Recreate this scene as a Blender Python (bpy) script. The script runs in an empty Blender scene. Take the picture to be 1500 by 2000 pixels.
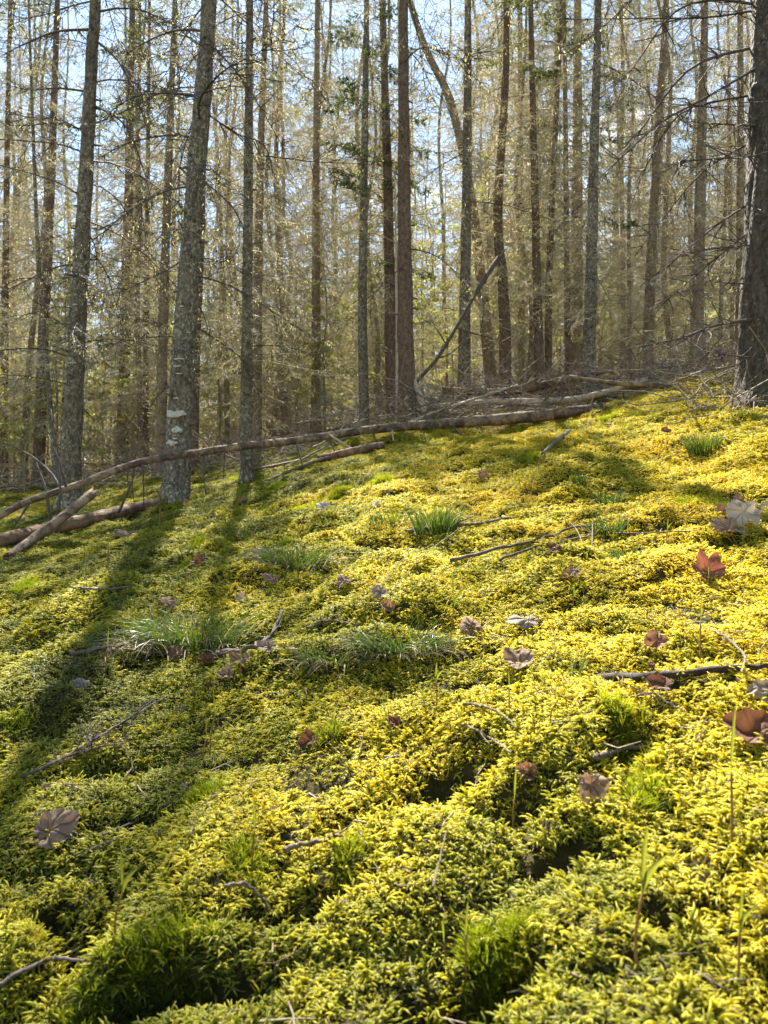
import bpy, math, random
import numpy as np
from mathutils import Vector, Matrix

R = math.radians
scene = bpy.context.scene
COL = scene.collection

# ------------------------------------------------------------------ camera
PITCH = R(2.0)
cam_d = bpy.data.cameras.new('camera')
cam = bpy.data.objects.new('camera', cam_d)
COL.objects.link(cam)
cam.location = (0, 0, 0)
cam.rotation_euler = (R(90) + PITCH, 0, 0)
cam_d.sensor_width = 36.0
cam_d.lens = 27.0                       # 1500 px focal length on a 1500 x 2000 frame
cam_d.clip_start = 0.02
cam_d.clip_end = 2000
cam_d.dof.use_dof = True
cam_d.dof.focus_distance = 2.6
cam_d.dof.aperture_fstop = 9.0
scene.camera = cam

# ------------------------------------------------------------------ sky and sun
SUN_AZ, SUN_EL = R(-9.0), R(51.5)       # azimuth from +Y towards +X
world = bpy.data.worlds.new('World')
scene.world = world
world.use_nodes = True
wn, wl = world.node_tree.nodes, world.node_tree.links
wn.clear()
w_out = wn.new('ShaderNodeOutputWorld')
w_bg = wn.new('ShaderNodeBackground')
w_bg.inputs['Strength'].default_value = 0.046
sky = wn.new('ShaderNodeTexSky')
sky.sky_type = 'NISHITA'
sky.sun_disc = False
sky.sun_elevation = SUN_EL
sky.sun_rotation = SUN_AZ
sky.altitude = 300
sky.air_density = 1.35
sky.dust_density = 0.2
w_tc = wn.new('ShaderNodeTexCoord')
w_map = wn.new('ShaderNodeMapping')
w_map.inputs['Location'].default_value = (0.684, -0.08, 0.52)
w_map.inputs['Scale'].default_value = (2.2, 2.2, 4.5)
w_ns = wn.new('ShaderNodeTexNoise')
w_ns.inputs['Scale'].default_value = 1.3
w_ns.inputs['Detail'].default_value = 7
w_rp = wn.new('ShaderNodeValToRGB')
w_rp.color_ramp.elements[0].position = 0.60
w_rp.color_ramp.elements[1].position = 0.76
w_mx = wn.new('ShaderNodeMix'); w_mx.data_type = 'RGBA'
w_mx.inputs[7].default_value = (9.0, 9.3, 9.8, 1)
wl.new(w_tc.outputs['Generated'], w_map.inputs['Vector'])
wl.new(w_map.outputs[0], w_ns.inputs['Vector'])
wl.new(w_ns.outputs[0], w_rp.inputs[0])
wl.new(w_rp.outputs[0], w_mx.inputs[0])
wl.new(sky.outputs[0], w_mx.inputs[6])
wl.new(w_mx.outputs[2], w_bg.inputs['Color'])
wl.new(w_bg.outputs[0], w_out.inputs['Surface'])

sun_d = bpy.data.lights.new('sun', 'SUN')
sun_d.energy = 5.0
sun_d.angle = R(0.53)
sun_d.color = (1.0, 0.94, 0.83)
sun = bpy.data.objects.new('sun', sun_d)
COL.objects.link(sun)
sdir = Vector((math.sin(SUN_AZ) * math.cos(SUN_EL), math.cos(SUN_AZ) * math.cos(SUN_EL), math.sin(SUN_EL)))
sun.rotation_euler = sdir.to_track_quat('Z', 'Y').to_euler()
sun.location = (0, 0, 40)

scene.view_settings.view_transform = 'Standard'
scene.view_settings.look = 'None'
scene.view_settings.exposure = 2.7
scene.view_settings.gamma = 1.0
scene.view_settings.use_curve_mapping = False
scene.cycles.use_denoising = True
scene.cycles.max_bounces = 5
scene.cycles.diffuse_bounces = 3
scene.cycles.transmission_bounces = 4
scene.cycles.glossy_bounces = 1
scene.cycles.caustics_reflective = False
scene.cycles.caustics_refractive = False

# ------------------------------------------------------------------ noise and terrain
def _hash(ix, iy, s):
    h = (ix.astype(np.int64) * 374761393 + iy.astype(np.int64) * 668265263 + s * 1274126177) & 0xffffffff
    h = ((h ^ (h >> 13)) * 1274126177) & 0xffffffff
    h = ((h ^ (h >> 16)) * 2246822519) & 0xffffffff
    return ((h ^ (h >> 15)) & 0xffffff) / float(0xffffff)

def vn(x, y, s=0):                       # smooth value noise, -1..1
    x = np.asarray(x, float); y = np.asarray(y, float)
    ix = np.floor(x); iy = np.floor(y)
    fx = x - ix; fy = y - iy
    fx = fx * fx * fx * (fx * (fx * 6 - 15) + 10); fy = fy * fy * fy * (fy * (fy * 6 - 15) + 10)
    a = _hash(ix, iy, s); b = _hash(ix + 1, iy, s); c = _hash(ix, iy + 1, s); d = _hash(ix + 1, iy + 1, s)
    return 2 * ((a + (b - a) * fx) + ((c + (d - c) * fx) - (a + (b - a) * fx)) * fy) - 1

_cp = []
for Y in (-4.0, 0.4, 1.2, 2.2, 3.2):
    for x in (-4, -1.6, -.5, .5, 1.6, 4):
        _cp.append((x, Y, -.62 + .17 * x + .22 * Y))
_ts = (-1.2, -.5, -.27, 0, .25, .37, .5, 1.2)
for Y, es in ((4.6, (-.09, -.006, .012, .092, .136, .163, .178, .24)),
              (6.2, (-.04, .030, .050, .116, .145, .190, .204, .26)),
              (8.2, (-.01, .052, .072, .140, .170, .203, .215, .26)),
              (13., (.01, .070, .095, .165, .203, .214, .222, .25)),
              (26., (.03, .080, .105, .170, .203, .214, .220, .24)),
              (70., (.04, .080, .105, .168, .200, .210, .215, .22))):
    for t, e in zip(_ts, es):
        _cp.append((t * Y, Y, e * Y))
for x, y in ((-40, -30), (40, -30), (-90, 10), (90, 10), (0, -40), (-110, 110), (110, 110), (0, 120)):
    _cp.append((x, y, max(-5, min(20, -.6 + .07 * x + .14 * y))))
_cp = np.array(_cp, float)
def _k(r2):
    return 0.5 * r2 * np.log(r2 + 1e-9)
_n = len(_cp)
_d2 = ((_cp[:, None, :2] - _cp[None, :, :2]) ** 2).sum(-1)
_A = np.zeros((_n + 3, _n + 3))
_A[:_n, :_n] = _k(_d2) + np.eye(_n) * 0.02
_A[:_n, _n] = 1; _A[:_n, _n + 1:] = _cp[:, :2]
_A[_n, :_n] = 1; _A[_n + 1:, :_n] = _cp[:, :2].T
_W = np.linalg.solve(_A, np.concatenate([_cp[:, 2], np.zeros(3)]))

def base_h(x, y):
    x = np.atleast_1d(np.asarray(x, float)); y = np.atleast_1d(np.asarray(y, float))
    out = np.empty(x.shape)
    for i in range(0, x.size, 40000):
        sl = slice(i, i + 40000)
        d2 = (x[sl, None] - _cp[None, :, 0]) ** 2 + (y[sl, None] - _cp[None, :, 1]) ** 2
        out[sl] = _k(d2) @ _W[:_n] + _W[_n] + _W[_n + 1] * x[sl] + _W[_n + 2] * y[sl]
    return out

PITS = []                                # dark hollows between the near moss cushions: x, y, radius, depth
for px, py, r_, d_ in ((1030, 1890, .040, .075), (960, 1960, .030, .06), (385, 1875, .034, .07), (130, 1800, .034, .065), (830, 1530, .05, .06), (1215, 1490, .035, .055), (660, 1715, .035, .06),
                       (1080, 1640, .028, .04), (310, 1585, .035, .045), (60, 1775, .03, .06), (720, 1590, .035, .045), (1330, 1790, .03, .05), (560, 1860, .03, .05), (250, 1470, .05, .05), (1000, 1560, .03, .04), (900, 1300, .05, .06)):
    t_ = (px - 750) / 1500.; e_ = (1000 - py) / 1500. + .035
    Y_ = .62 / (.17 * t_ + .22 - e_)
    PITS.append((t_ * Y_, Y_, r_, d_))
def bumps(x, y):
    wx = x + .05 * vn(x * 4, y * 4, 31); wy = y + .05 * vn(x * 4, y * 4, 32)
    far = np.clip((y - 2.5) / 4, 0, 1)
    h = .055 * far * vn(wx / .95, wy / .95, 1)
    h = h + .040 * vn(wx / .42, wy / .42, 2)
    h = h + .058 * (1 - .35 * far) * (np.abs(vn(wx / .24, wy / .24, 3)) - .35)
    h = h + .034 * (1 - .5 * far) * (np.abs(vn(wx / .11, wy / .11, 4)) - .35)
    h = h + .006 * vn(wx / .045, wy / .045, 5)
    for a, b, r_, d_ in PITS:
        h = h - d_ * np.exp(-(((wx - a) / (1.5 * r_)) ** 2 + ((wy - b) / r_) ** 2) ** 1.5)
    return h

def G(x, y):
    x = np.atleast_1d(np.asarray(x, float)); y = np.atleast_1d(np.asarray(y, float))
    return base_h(x, y) + bumps(x, y)

CP_, SP_ = math.cos(PITCH), math.sin(PITCH)
def ray(px, py):                         # direction through a pixel of the photograph, scaled to depth 1
    u = (px - 750) / 1500.0; v = (1000 - py) / 1500.0
    dy = CP_ - v * SP_
    return u / dy, (SP_ + v * CP_) / dy
_YS = np.geomspace(.35, 60, 700)
def on_ground(px, py, lift=0.0):         # first ground point a pixel's direction meets
    t, e = ray(px, py)
    g = G(t * _YS, _YS)
    below = np.nonzero(e * _YS <= g)[0]
    Y = _YS[below[0]] if len(below) else 9.0
    if len(below) and below[0] > 0:
        i = below[0]; a = e * _YS[i - 1] - g[i - 1]; b = e * _YS[i] - g[i]
        Y = _YS[i - 1] + (_YS[i] - _YS[i - 1]) * a / (a - b + 1e-9)
    return np.array((t * Y, Y, float(G(t * Y, Y)[0]) + lift))
def at(px, py, Y):
    t, e = ray(px, py)
    return np.array((t * Y, Y, e * Y))
def stand(px, Y, py=900):                # ground point under a pixel column at a depth
    t, _ = ray(px, py)
    return np.array((t * Y, Y, float(G(t * Y, Y)[0])))

# ------------------------------------------------------------------ materials
def new_mat(name):
    m = bpy.data.materials.new(name); m.use_nodes = True
    n = m.node_tree.nodes; n.clear()
    return m, n, m.node_tree.links
def ramp(n, stops):
    r = n.new('ShaderNodeValToRGB'); e = r.color_ramp.elements
    while len(e) < len(stops): e.new(0.5)
    for k, (p, c) in enumerate(stops):
        e[k].position = p; e[k].color = (*c, 1)
    return r
def noise(n, l, scale, detail=4, coord=None, rough=.55, dist=0):
    t = n.new('ShaderNodeTexNoise')
    t.inputs['Scale'].default_value = scale; t.inputs['Detail'].default_value = detail
    t.inputs['Roughness'].default_value = rough; t.inputs['Distortion'].default_value = dist
    if coord is not None: l.new(coord, t.inputs['Vector'])
    return t
def math_n(n, l, op, a, b=None):
    m = n.new('ShaderNodeMath'); m.operation = op
    for k, v in enumerate((a, b)):
        if v is None: continue
        if isinstance(v, (int, float)): m.inputs[k].default_value = v
        else: l.new(v, m.inputs[k])
    return m.outputs[0]
def mixc(n, l, f, a, b, mode='MIX'):
    m = n.new('ShaderNodeMix'); m.data_type = 'RGBA'; m.blend_type = mode
    for k, v in ((0, f), (6, a), (7, b)):
        if isinstance(v, (int, float)): m.inputs[k].default_value = v
        elif isinstance(v, tuple): m.inputs[k].default_value = (*v, 1)
        else: l.new(v, m.inputs[k])
    return m.outputs[2]
def finish(n, l, colour, rough=.7, transl=0.0, tcol=None, bump=None, spec=.3):
    p = n.new('ShaderNodeBsdfPrincipled')
    p.inputs['Roughness'].default_value = rough
    p.inputs['Specular IOR Level'].default_value = spec
    if isinstance(colour, tuple): p.inputs['Base Color'].default_value = (*colour, 1)
    else: l.new(colour, p.inputs['Base Color'])
    if bump is not None: l.new(bump, p.inputs['Normal'])
    o = n.new('ShaderNodeOutputMaterial')
    if transl > 0:
        t = n.new('ShaderNodeBsdfTranslucent')
        c = colour if tcol is None else tcol
        if isinstance(c, tuple): t.inputs['Color'].default_value = (*c, 1)
        else: l.new(c, t.inputs['Color'])
        mx = n.new('ShaderNodeMixShader'); mx.inputs[0].default_value = transl
        l.new(p.outputs[0], mx.inputs[1]); l.new(t.outputs[0], mx.inputs[2])
        l.new(mx.outputs[0], o.inputs['Surface'])
    else:
        l.new(p.outputs[0], o.inputs['Surface'])
def bump_n(n, l, h, strength=.5, dist=.01):
    b = n.new('ShaderNodeBump'); b.inputs['Strength'].default_value = strength
    b.inputs['Distance'].default_value = dist
    l.new(h, b.inputs['Height'])
    return b.outputs[0]

def moss_mat(name, stops, stem, transl=.6, tgain=1.3, pale=.25):
    m, n, l = new_mat(name)
    g = n.new('ShaderNodeNewGeometry'); oi = n.new('ShaderNodeObjectInfo')
    n1 = noise(n, l, 1.7, 3, g.outputs['Position']); n2 = noise(n, l, 9, 2, g.outputs['Position'])
    sx = n.new('ShaderNodeSeparateXYZ'); l.new(g.outputs['Position'], sx.inputs[0])
    v = math_n(n, l, 'MULTIPLY', n1.outputs[0], 1.45)
    v = math_n(n, l, 'ADD', v, math_n(n, l, 'MULTIPLY', n2.outputs[0], .45))
    v = math_n(n, l, 'ADD', v, math_n(n, l, 'MULTIPLY', oi.outputs['Random'], .30))
    xb = n.new('ShaderNodeClamp'); xb.inputs['Min'].default_value = -.17; xb.inputs['Max'].default_value = .15
    l.new(math_n(n, l, 'MULTIPLY', sx.outputs[0], .34), xb.inputs[0])
    v = math_n(n, l, 'ADD', v, xb.outputs[0])
    v = math_n(n, l, 'SUBTRACT', v, .53)
    r = ramp(n, stops); l.new(v, r.inputs[0])
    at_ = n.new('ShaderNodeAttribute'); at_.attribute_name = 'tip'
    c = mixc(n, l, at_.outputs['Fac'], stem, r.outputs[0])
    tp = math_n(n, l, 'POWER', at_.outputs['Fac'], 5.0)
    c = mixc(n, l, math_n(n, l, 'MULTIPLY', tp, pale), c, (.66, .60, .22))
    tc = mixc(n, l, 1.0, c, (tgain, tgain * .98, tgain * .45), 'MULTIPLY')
    finish(n, l, c, .45, transl, tc, spec=.3)
    return m
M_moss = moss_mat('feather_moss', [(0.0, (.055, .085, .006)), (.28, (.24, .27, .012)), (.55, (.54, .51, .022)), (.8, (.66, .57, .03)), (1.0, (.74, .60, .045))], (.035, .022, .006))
M_fork = moss_mat('fork_moss', [(0.0, (.10, .15, .010)), (.5, (.23, .27, .015)), (1.0, (.42, .42, .025))], (.03, .04, .006), pale=.0)

def ground_mat():
    m, n, l = new_mat('forest_floor')
    g = n.new('ShaderNodeNewGeometry')
    sx = n.new('ShaderNodeSeparateXYZ'); l.new(g.outputs['Position'], sx.inputs[0])
    n1 = noise(n, l, 1.2, 5, g.outputs['Position']); n2 = noise(n, l, 60, 4, g.outputs['Position'])
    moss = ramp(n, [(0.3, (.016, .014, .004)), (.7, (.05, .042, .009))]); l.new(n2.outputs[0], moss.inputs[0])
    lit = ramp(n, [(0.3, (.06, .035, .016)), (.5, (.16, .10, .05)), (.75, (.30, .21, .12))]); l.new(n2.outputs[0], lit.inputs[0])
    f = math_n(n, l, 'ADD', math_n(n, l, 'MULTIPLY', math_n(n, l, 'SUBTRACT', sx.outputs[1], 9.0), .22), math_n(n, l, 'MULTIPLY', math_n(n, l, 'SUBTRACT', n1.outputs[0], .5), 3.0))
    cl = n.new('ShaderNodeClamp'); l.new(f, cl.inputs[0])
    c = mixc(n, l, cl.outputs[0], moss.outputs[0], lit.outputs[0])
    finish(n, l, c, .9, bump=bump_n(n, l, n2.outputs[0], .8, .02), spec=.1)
    return m
M_ground = ground_mat()

def bark_mat(name, dark, mid, lichen, lichen_amt, scale=1.0):
    m, n, l = new_mat(name)
    tc = n.new('ShaderNodeTexCoord')
    mp = n.new('ShaderNodeMapping'); mp.inputs['Scale'].default_value = (1, 1, .55)
    l.new(tc.outputs['Object'], mp.inputs['Vector'])
    v = n.new('ShaderNodeTexVoronoi'); v.inputs['Scale'].default_value = 55 * scale
    l.new(mp.outputs[0], v.inputs['Vector'])
    n0 = noise(n, l, 30 * scale, 6, mp.outputs[0], .65, .4)
    n1 = noise(n, l, 34 * scale, 6, tc.outputs['Object'], .75)
    n3 = noise(n, l, 1.6, 3, tc.outputs['Object'])
    r = ramp(n, [(.32, dark), (.62, mid)]); l.new(n0.outputs[0], r.inputs[0])
    c = mixc(n, l, math_n(n, l, 'MULTIPLY', v.outputs['Distance'], .7), r.outputs[0], dark)
    th = math_n(n, l, 'ADD', n1.outputs[0], math_n(n, l, 'MULTIPLY', math_n(n, l, 'SUBTRACT', n3.outputs[0], .5), .35))
    lr = ramp(n, [(.60 - lichen_amt, (0, 0, 0)), (.68 - lichen_amt, (1, 1, 1))]); l.new(th, lr.inputs[0])
    c = mixc(n, l, math_n(n, l, 'MULTIPLY', lr.outputs[0], .8), c, lichen)
    h = math_n(n, l, 'ADD', math_n(n, l, 'MULTIPLY', v.outputs['Distance'], .8), n0.outputs[0])
    finish(n, l, c, .85, bump=bump_n(n, l, h, 1.0, .02), spec=.2)
    return m
M_bark_grey = bark_mat('grey_lichened_bark', (.05, .04, .028), (.28, .23, .155), (.44, .42, .30), .06)
M_bark_dark = bark_mat('dark_grey_bark', (.03, .024, .018), (.15, .12, .085), (.32, .30, .22), .01)
M_bark_brown = bark_mat('brown_scaly_bark', (.08, .052, .034), (.25, .165, .105), (.3, .27, .18), -.01)
M_bark_tan = bark_mat('tan_thin_bark', (.13, .092, .056), (.36, .265, .16), (.4, .38, .24), .03)
M_bark_far = bark_mat('far_stand_bark', (.12, .09, .06), (.34, .26, .17), (.4, .38, .25), .04, .6)

def wood_mat(name, a, b, barkc, bark_amt, stretch=(14, 14, 1.5), rough=.8):
    m, n, l = new_mat(name)
    tc = n.new('ShaderNodeTexCoord')
    n1 = noise(n, l, 40, 7, tc.outputs['Object'], .7, .8); n2 = noise(n, l, 8.0, 8, tc.outputs['Object'], .72, .6)
    r = ramp(n, [(.35, a), (.7, b)]); l.new(n1.outputs[0], r.inputs[0])
    k = ramp(n, [(.56 - bark_amt, (0, 0, 0)), (.70 - bark_amt, (1, 1, 1))]); l.new(n2.outputs[0], k.inputs[0])
    br = ramp(n, [(.3, tuple(x * .5 for x in barkc)), (.75, barkc)]); l.new(n1.outputs[0], br.inputs[0])
    c = mixc(n, l, k.outputs[0], r.outputs[0], br.outputs[0])
    h = math_n(n, l, 'ADD', n1.outputs[0], math_n(n, l, 'MULTIPLY', k.outputs[0], .7))
    finish(n, l, c, rough, bump=bump_n(n, l, h, .8, .01), spec=.25)
    return m
M_log = wood_mat('peeling_log', (.20, .13, .07), (.40, .29, .17), (.115, .075, .05), .13)
M_log_brown = wood_mat('brown_log', (.18, .10, .05), (.30, .19, .10), (.10, .065, .042), .10)
M_log_pale = wood_mat('pale_dead_wood', (.34, .26, .17), (.55, .45, .31), (.22, .17, .12), -.02)
M_rotten = wood_mat('rotten_wood', (.014, .010, .007), (.06, .042, .028), (.05, .06, .015), -.02)
M_stick = wood_mat('lichened_stick', (.06, .045, .03), (.19, .15, .10), (.36, .36, .26), .02)
M_brush = wood_mat('brush_sticks', (.11, .085, .055), (.36, .29, .19), (.17, .13, .09), .02)
M_twig_dark = wood_mat('dark_twig', (.05, .04, .03), (.14, .11, .085), (.2, .21, .17), -.02)

def thin_mat(name, stops, transl, tcol=None, rough=.6, scale=5):
    m, n, l = new_mat(name)
    g = n.new('ShaderNodeNewGeometry')
    nz = noise(n, l, scale, 3, g.outputs['Position'])
    v = math_n(n, l, 'ADD', math_n(n, l, 'MULTIPLY', nz.outputs[0], .7), math_n(n, l, 'MULTIPLY', g.outputs['Random Per Island'], .45))
    v = math_n(n, l, 'SUBTRACT', v, .08)
    r = ramp(n, stops); l.new(v, r.inputs[0])
    t = r.outputs[0] if tcol is None else mixc(n, l, 1.0, r.outputs[0], tcol, 'MULTIPLY')
    finish(n, l, r.outputs[0], rough, transl, t, spec=.25)
    return m
M_deadtwig = thin_mat('dead_twigs', [(.2, (.29, .25, .165)), (.8, (.66, .60, .42))], .46, rough=.7)
M_lichen = thin_mat('beard_lichen', [(.2, (.36, .35, .15)), (.8, (.66, .63, .31))], .62, (1.2, 1.15, .9))
M_needle = thin_mat('spruce_needles', [(.2, (.035, .055, .018)), (.8, (.10, .125, .04))], .4, (1.6, 1.5, .7))
M_needle_pale = thin_mat('pale_fir_needles', [(.2, (.18, .21, .06)), (.8, (.42, .44, .18))], .62, (1.4, 1.3, .8))
M_grass = thin_mat('green_blades', [(.2, (.03, .060, .012)), (.8, (.10, .14, .03))], .35, (1.3, 1.3, .6), rough=.4, scale=20)
M_straw = thin_mat('straw_blades', [(.2, (.15, .115, .06)), (.8, (.36, .30, .18))], .3, rough=.6, scale=20)
M_sprout = thin_mat('sprout_leaf', [(.2, (.06, .085, .02)), (.8, (.15, .16, .035))], .5, (1.6, 1.5, .5), rough=.35, scale=20)
M_sprout_stem = thin_mat('sprout_stem', [(.2, (.15, .08, .025)), (.8, (.27, .15, .045))], .2, rough=.45, scale=20)

def leaf_mat(name, a, b, vein, tcol):
    m, n, l = new_mat(name)
    tc = n.new('ShaderNodeTexCoord'); at_ = n.new('ShaderNodeAttribute'); at_.attribute_name = 'vein'
    oi = n.new('ShaderNodeObjectInfo')
    n1 = noise(n, l, 42, 5, tc.outputs['Object'], .7); n2 = noise(n, l, 300, 3, tc.outputs['Object'])
    r = ramp(n, [(.3, a), (.7, b)]); l.new(n1.outputs[0], r.inputs[0])
    c = mixc(n, l, math_n(n, l, 'MULTIPLY', at_.outputs['Fac'], .75), r.outputs[0], vein)
    t = mixc(n, l, .5, c, tcol)
    h = math_n(n, l, 'ADD', math_n(n, l, 'MULTIPLY', at_.outputs['Fac'], -1.2), math_n(n, l, 'MULTIPLY', n1.outputs[0], .8))
    finish(n, l, c, .75, .18, t, bump=bump_n(n, l, h, .8, .003), spec=.12)
    return m
M_leaf = {
    'violet': leaf_mat('leaf_grey_violet', (.155, .10, .068), (.34, .24, .17), (.08, .048, .034), (.36, .19, .09)),
    'grey': leaf_mat('leaf_grey', (.16, .125, .095), (.35, .29, .225), (.08, .058, .042), (.33, .22, .12)),
    'tan': leaf_mat('leaf_tan', (.13, .08, .045), (.30, .205, .12), (.08, .05, .03), (.45, .26, .10)),
    'brown': leaf_mat('leaf_brown', (.065, .033, .021), (.17, .095, .06), (.04, .02, .014), (.36, .12, .035)),
    'orange': leaf_mat('leaf_orange', (.14, .07, .045), (.31, .18, .12), (.09, .045, .03), (.5, .2, .08)),
    'red': leaf_mat('leaf_red', (.12, .05, .034), (.26, .13, .09), (.08, .03, .02), (.5, .14, .06)),
    'white': leaf_mat('leaf_bleached', (.24, .205, .17), (.42, .37, .31), (.2, .165, .13), (.45, .38, .28)),
}
def patch_mat():
    m, n, l = new_mat('white_crust_lichen')
    tc = n.new('ShaderNodeTexCoord'); n1 = noise(n, l, 60, 5, tc.outputs['Object'])
    r = ramp(n, [(.3, (.24, .24, .18)), (.65, (.52, .51, .40))]); l.new(n1.outputs[0], r.inputs[0])
    finish(n, l, r.outputs[0], .9, bump=bump_n(n, l, n1.outputs[0], .6, .004), spec=.1)
    return m
M_patch = patch_mat()

# ------------------------------------------------------------------ mesh helpers
def mk_mesh(name, V, F, mats=(), smooth=False, midx=None, attrs=None):
    """V (N,3); F list of (M,k) index arrays."""
    me = bpy.data.meshes.new(name)
    V = np.asarray(V, np.float32)
    F = [np.asarray(f, np.int32) for f in F if len(f)]
    nl = sum(f.size for f in F); npoly = sum(len(f) for f in F)
    me.vertices.add(len(V)); me.vertices.foreach_set('co', V.ravel())
    me.loops.add(nl); me.loops.foreach_set('vertex_index', np.concatenate([f.ravel() for f in F]))
    me.polygons.add(npoly)
    tot = np.concatenate([np.full(len(f), f.shape[1], np.int32) for f in F])
    st = np.concatenate([[0], np.cumsum(tot)[:-1]]).astype(np.int32)
    me.polygons.foreach_set('loop_start', st)
    me.polygons.foreach_set('use_smooth', np.full(npoly, smooth))
    for m in mats: me.materials.append(m)
    if midx is not None: me.polygons.foreach_set('material_index', np.asarray(midx, np.int32))
    if attrs:
        for k, v in attrs.items():
            a = me.attributes.new(k, 'FLOAT', 'POINT'); a.data.foreach_set('value', np.asarray(v, np.float32))
    me.update(calc_edges=True)
    return me
def obj(name, me, parent=None, loc=None, rot=None, scale=None):
    o = bpy.data.objects.new(name, me); COL.objects.link(o)
    if parent is not None: o.parent = parent
    if loc is not None: o.location = tuple(float(v) for v in loc)
    if rot is not None: o.rotation_euler = rot
    if scale is not None: o.scale = (scale,) * 3 if isinstance(scale, (int, float)) else scale
    return o
def empty(name, loc, rot=None):
    o = bpy.data.objects.new(name, None); COL.objects.link(o)
    o.location = tuple(float(v) for v in loc); o.empty_display_size = .1
    if rot is not None: o.rotation_euler = rot
    return o
def tag(o, label=None, cat=None, group=None, kind=None):
    if label: o['label'] = label
    if cat: o['category'] = cat
    if group: o['group'] = group
    if kind: o['kind'] = kind
    return o

def frames(P):
    P = np.asarray(P, float)
    T = np.gradient(P, axis=0); T /= np.linalg.norm(T, axis=1)[:, None] + 1e-12
    ref = np.array((0, 0, 1.0)) if abs(T[0, 2]) < .9 else np.array((1.0, 0, 0))
    U = np.empty_like(P); Vv = np.empty_like(P)
    u = np.cross(T[0], ref); u /= np.linalg.norm(u)
    for i in range(len(P)):
        u = u - T[i] * np.dot(u, T[i]); u /= np.linalg.norm(u) + 1e-12
        U[i] = u; Vv[i] = np.cross(T[i], u)
    return T, U, Vv
def tube(P, rad, sides=8, rough=0.0, seed=0, caps=True, jag=0.0):
    """continuous tube; returns V, quads, caps"""
    P = np.asarray(P, float); n = len(P)
    rad = np.broadcast_to(np.asarray(rad, float), (n,)).copy()
    T, U, W = frames(P)
    th = np.arange(sides) * 2 * math.pi / sides
    rr = rad[:, None] * np.ones(sides)[None]
    if rough:
        L = np.concatenate([[0], np.cumsum(np.linalg.norm(np.diff(P, axis=0), axis=1))])
        s = L[:, None] / max(rad.max(), 1e-4)
        rr = rr * (1 + rough * vn(np.cos(th)[None] * 2 + s * .5, np.sin(th)[None] * 2 + s * .5 + 7, seed) + rough * .6 * vn(np.cos(th)[None] * 5 + s * 1.4, np.sin(th)[None] * 5 + s * 1.4, seed + 1))
    V = P[:, None] + rr[..., None] * (np.cos(th)[None, :, None] * U[:, None] + np.sin(th)[None, :, None] * W[:, None])
    if jag:
        rj = np.random.RandomState(seed)
        V[-1] += T[-1][None] * (rj.rand(sides)[:, None] * jag)
        V[0] -= T[0][None] * (rj.rand(sides)[:, None] * jag)
    V = V.reshape(-1, 3)
    i = np.arange(n - 1)[:, None] * sides; j = np.arange(sides)[None]; j2 = (j + 1) % sides
    Q = np.stack([i + j, i + j2, i + sides + j2, i + sides + j], -1).reshape(-1, 4)
    tris = np.zeros((0, 3), int)
    if caps:
        V = np.vstack([V, P[:1], P[-1:]]); a = n * sides; b = a + 1
        j = np.arange(sides); j2 = (j + 1) % sides
        tris = np.vstack([np.stack([np.full(sides, a), j2, j], -1), np.stack([np.full(sides, b), (n - 1) * sides + j, (n - 1) * sides + j2], -1)])
    return V, Q, tris
def join(parts):
    Vs, Qs, Ts, o = [], [], [], 0
    for V, Q, T in parts:
        Vs.append(V); Qs.append(Q + o); Ts.append(T + o); o += len(V)
    return np.vstack(Vs), np.vstack(Qs), np.vstack(Ts)
def spline(P, n):
    P = np.asarray(P, float)
    d = np.concatenate([[0], np.cumsum(np.linalg.norm(np.diff(P, axis=0), axis=1))]); 
    Pe = np.vstack([2 * P[0] - P[1], P, 2 * P[-1] - P[-2]])
    out = []
    for s in np.linspace(0, d[-1], n):
        i = min(max(np.searchsorted(d, s, 'right') - 1, 0), len(P) - 2)
        t = (s - d[i]) / (d[i + 1] - d[i] + 1e-12)
        a, b, c, e = Pe[i], Pe[i + 1], Pe[i + 2], Pe[i + 3]
        out.append(.5 * ((2 * b) + (-a + c) * t + (2 * a - 5 * b + 4 * c - e) * t * t + (-a + 3 * b - 3 * c + e) * t ** 3))
    return np.array(out)
def prisms(P0, P1, R0, R1):
    P0 = np.asarray(P0); P1 = np.asarray(P1); R0 = np.asarray(R0)[:, None]; R1 = np.asarray(R1)[:, None]
    d = P1 - P0; d = d / (np.linalg.norm(d, axis=1)[:, None] + 1e-9)
    ref = np.where(np.abs(d[:, 2:3]) < .9, np.array([[0, 0, 1.]]), np.array([[1., 0, 0]]))
    u = np.cross(d, ref); u /= np.linalg.norm(u, axis=1)[:, None] + 1e-9; w = np.cross(d, u)
    vs = []
    for P, r in ((P0, R0), (P1, R1)):
        for k in range(3):
            a = k * 2 * math.pi / 3
            vs.append(P + r * (math.cos(a) * u + math.sin(a) * w))
    V = np.stack(vs, 1).reshape(-1, 3)
    b = np.arange(len(P0))[:, None] * 6
    Q = np.concatenate([b + np.array([[k, (k + 1) % 3, 3 + (k + 1) % 3, 3 + k]]) for k in range(3)], 0)
    return V, Q
def ribbons(A, B, W, rs):
    A = np.asarray(A); B = np.asarray(B); W = np.asarray(W)[:, None]
    d = B - A; d = d / (np.linalg.norm(d, axis=1)[:, None] + 1e-9)
    rv = rs.randn(len(A), 3); u = np.cross(d, rv); u /= np.linalg.norm(u, axis=1)[:, None] + 1e-9
    M_ = (A * .45 + B * .55)
    V = np.stack([A - u * W * .3, A + u * W * .3, M_ + u * W * .5, B, M_ - u * W * .5], 1).reshape(-1, 3)
    b = np.arange(len(A))[:, None] * 5
    return V, b + np.array([[0, 1, 2, 4]]), b + np.array([[4, 2, 3]])

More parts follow.
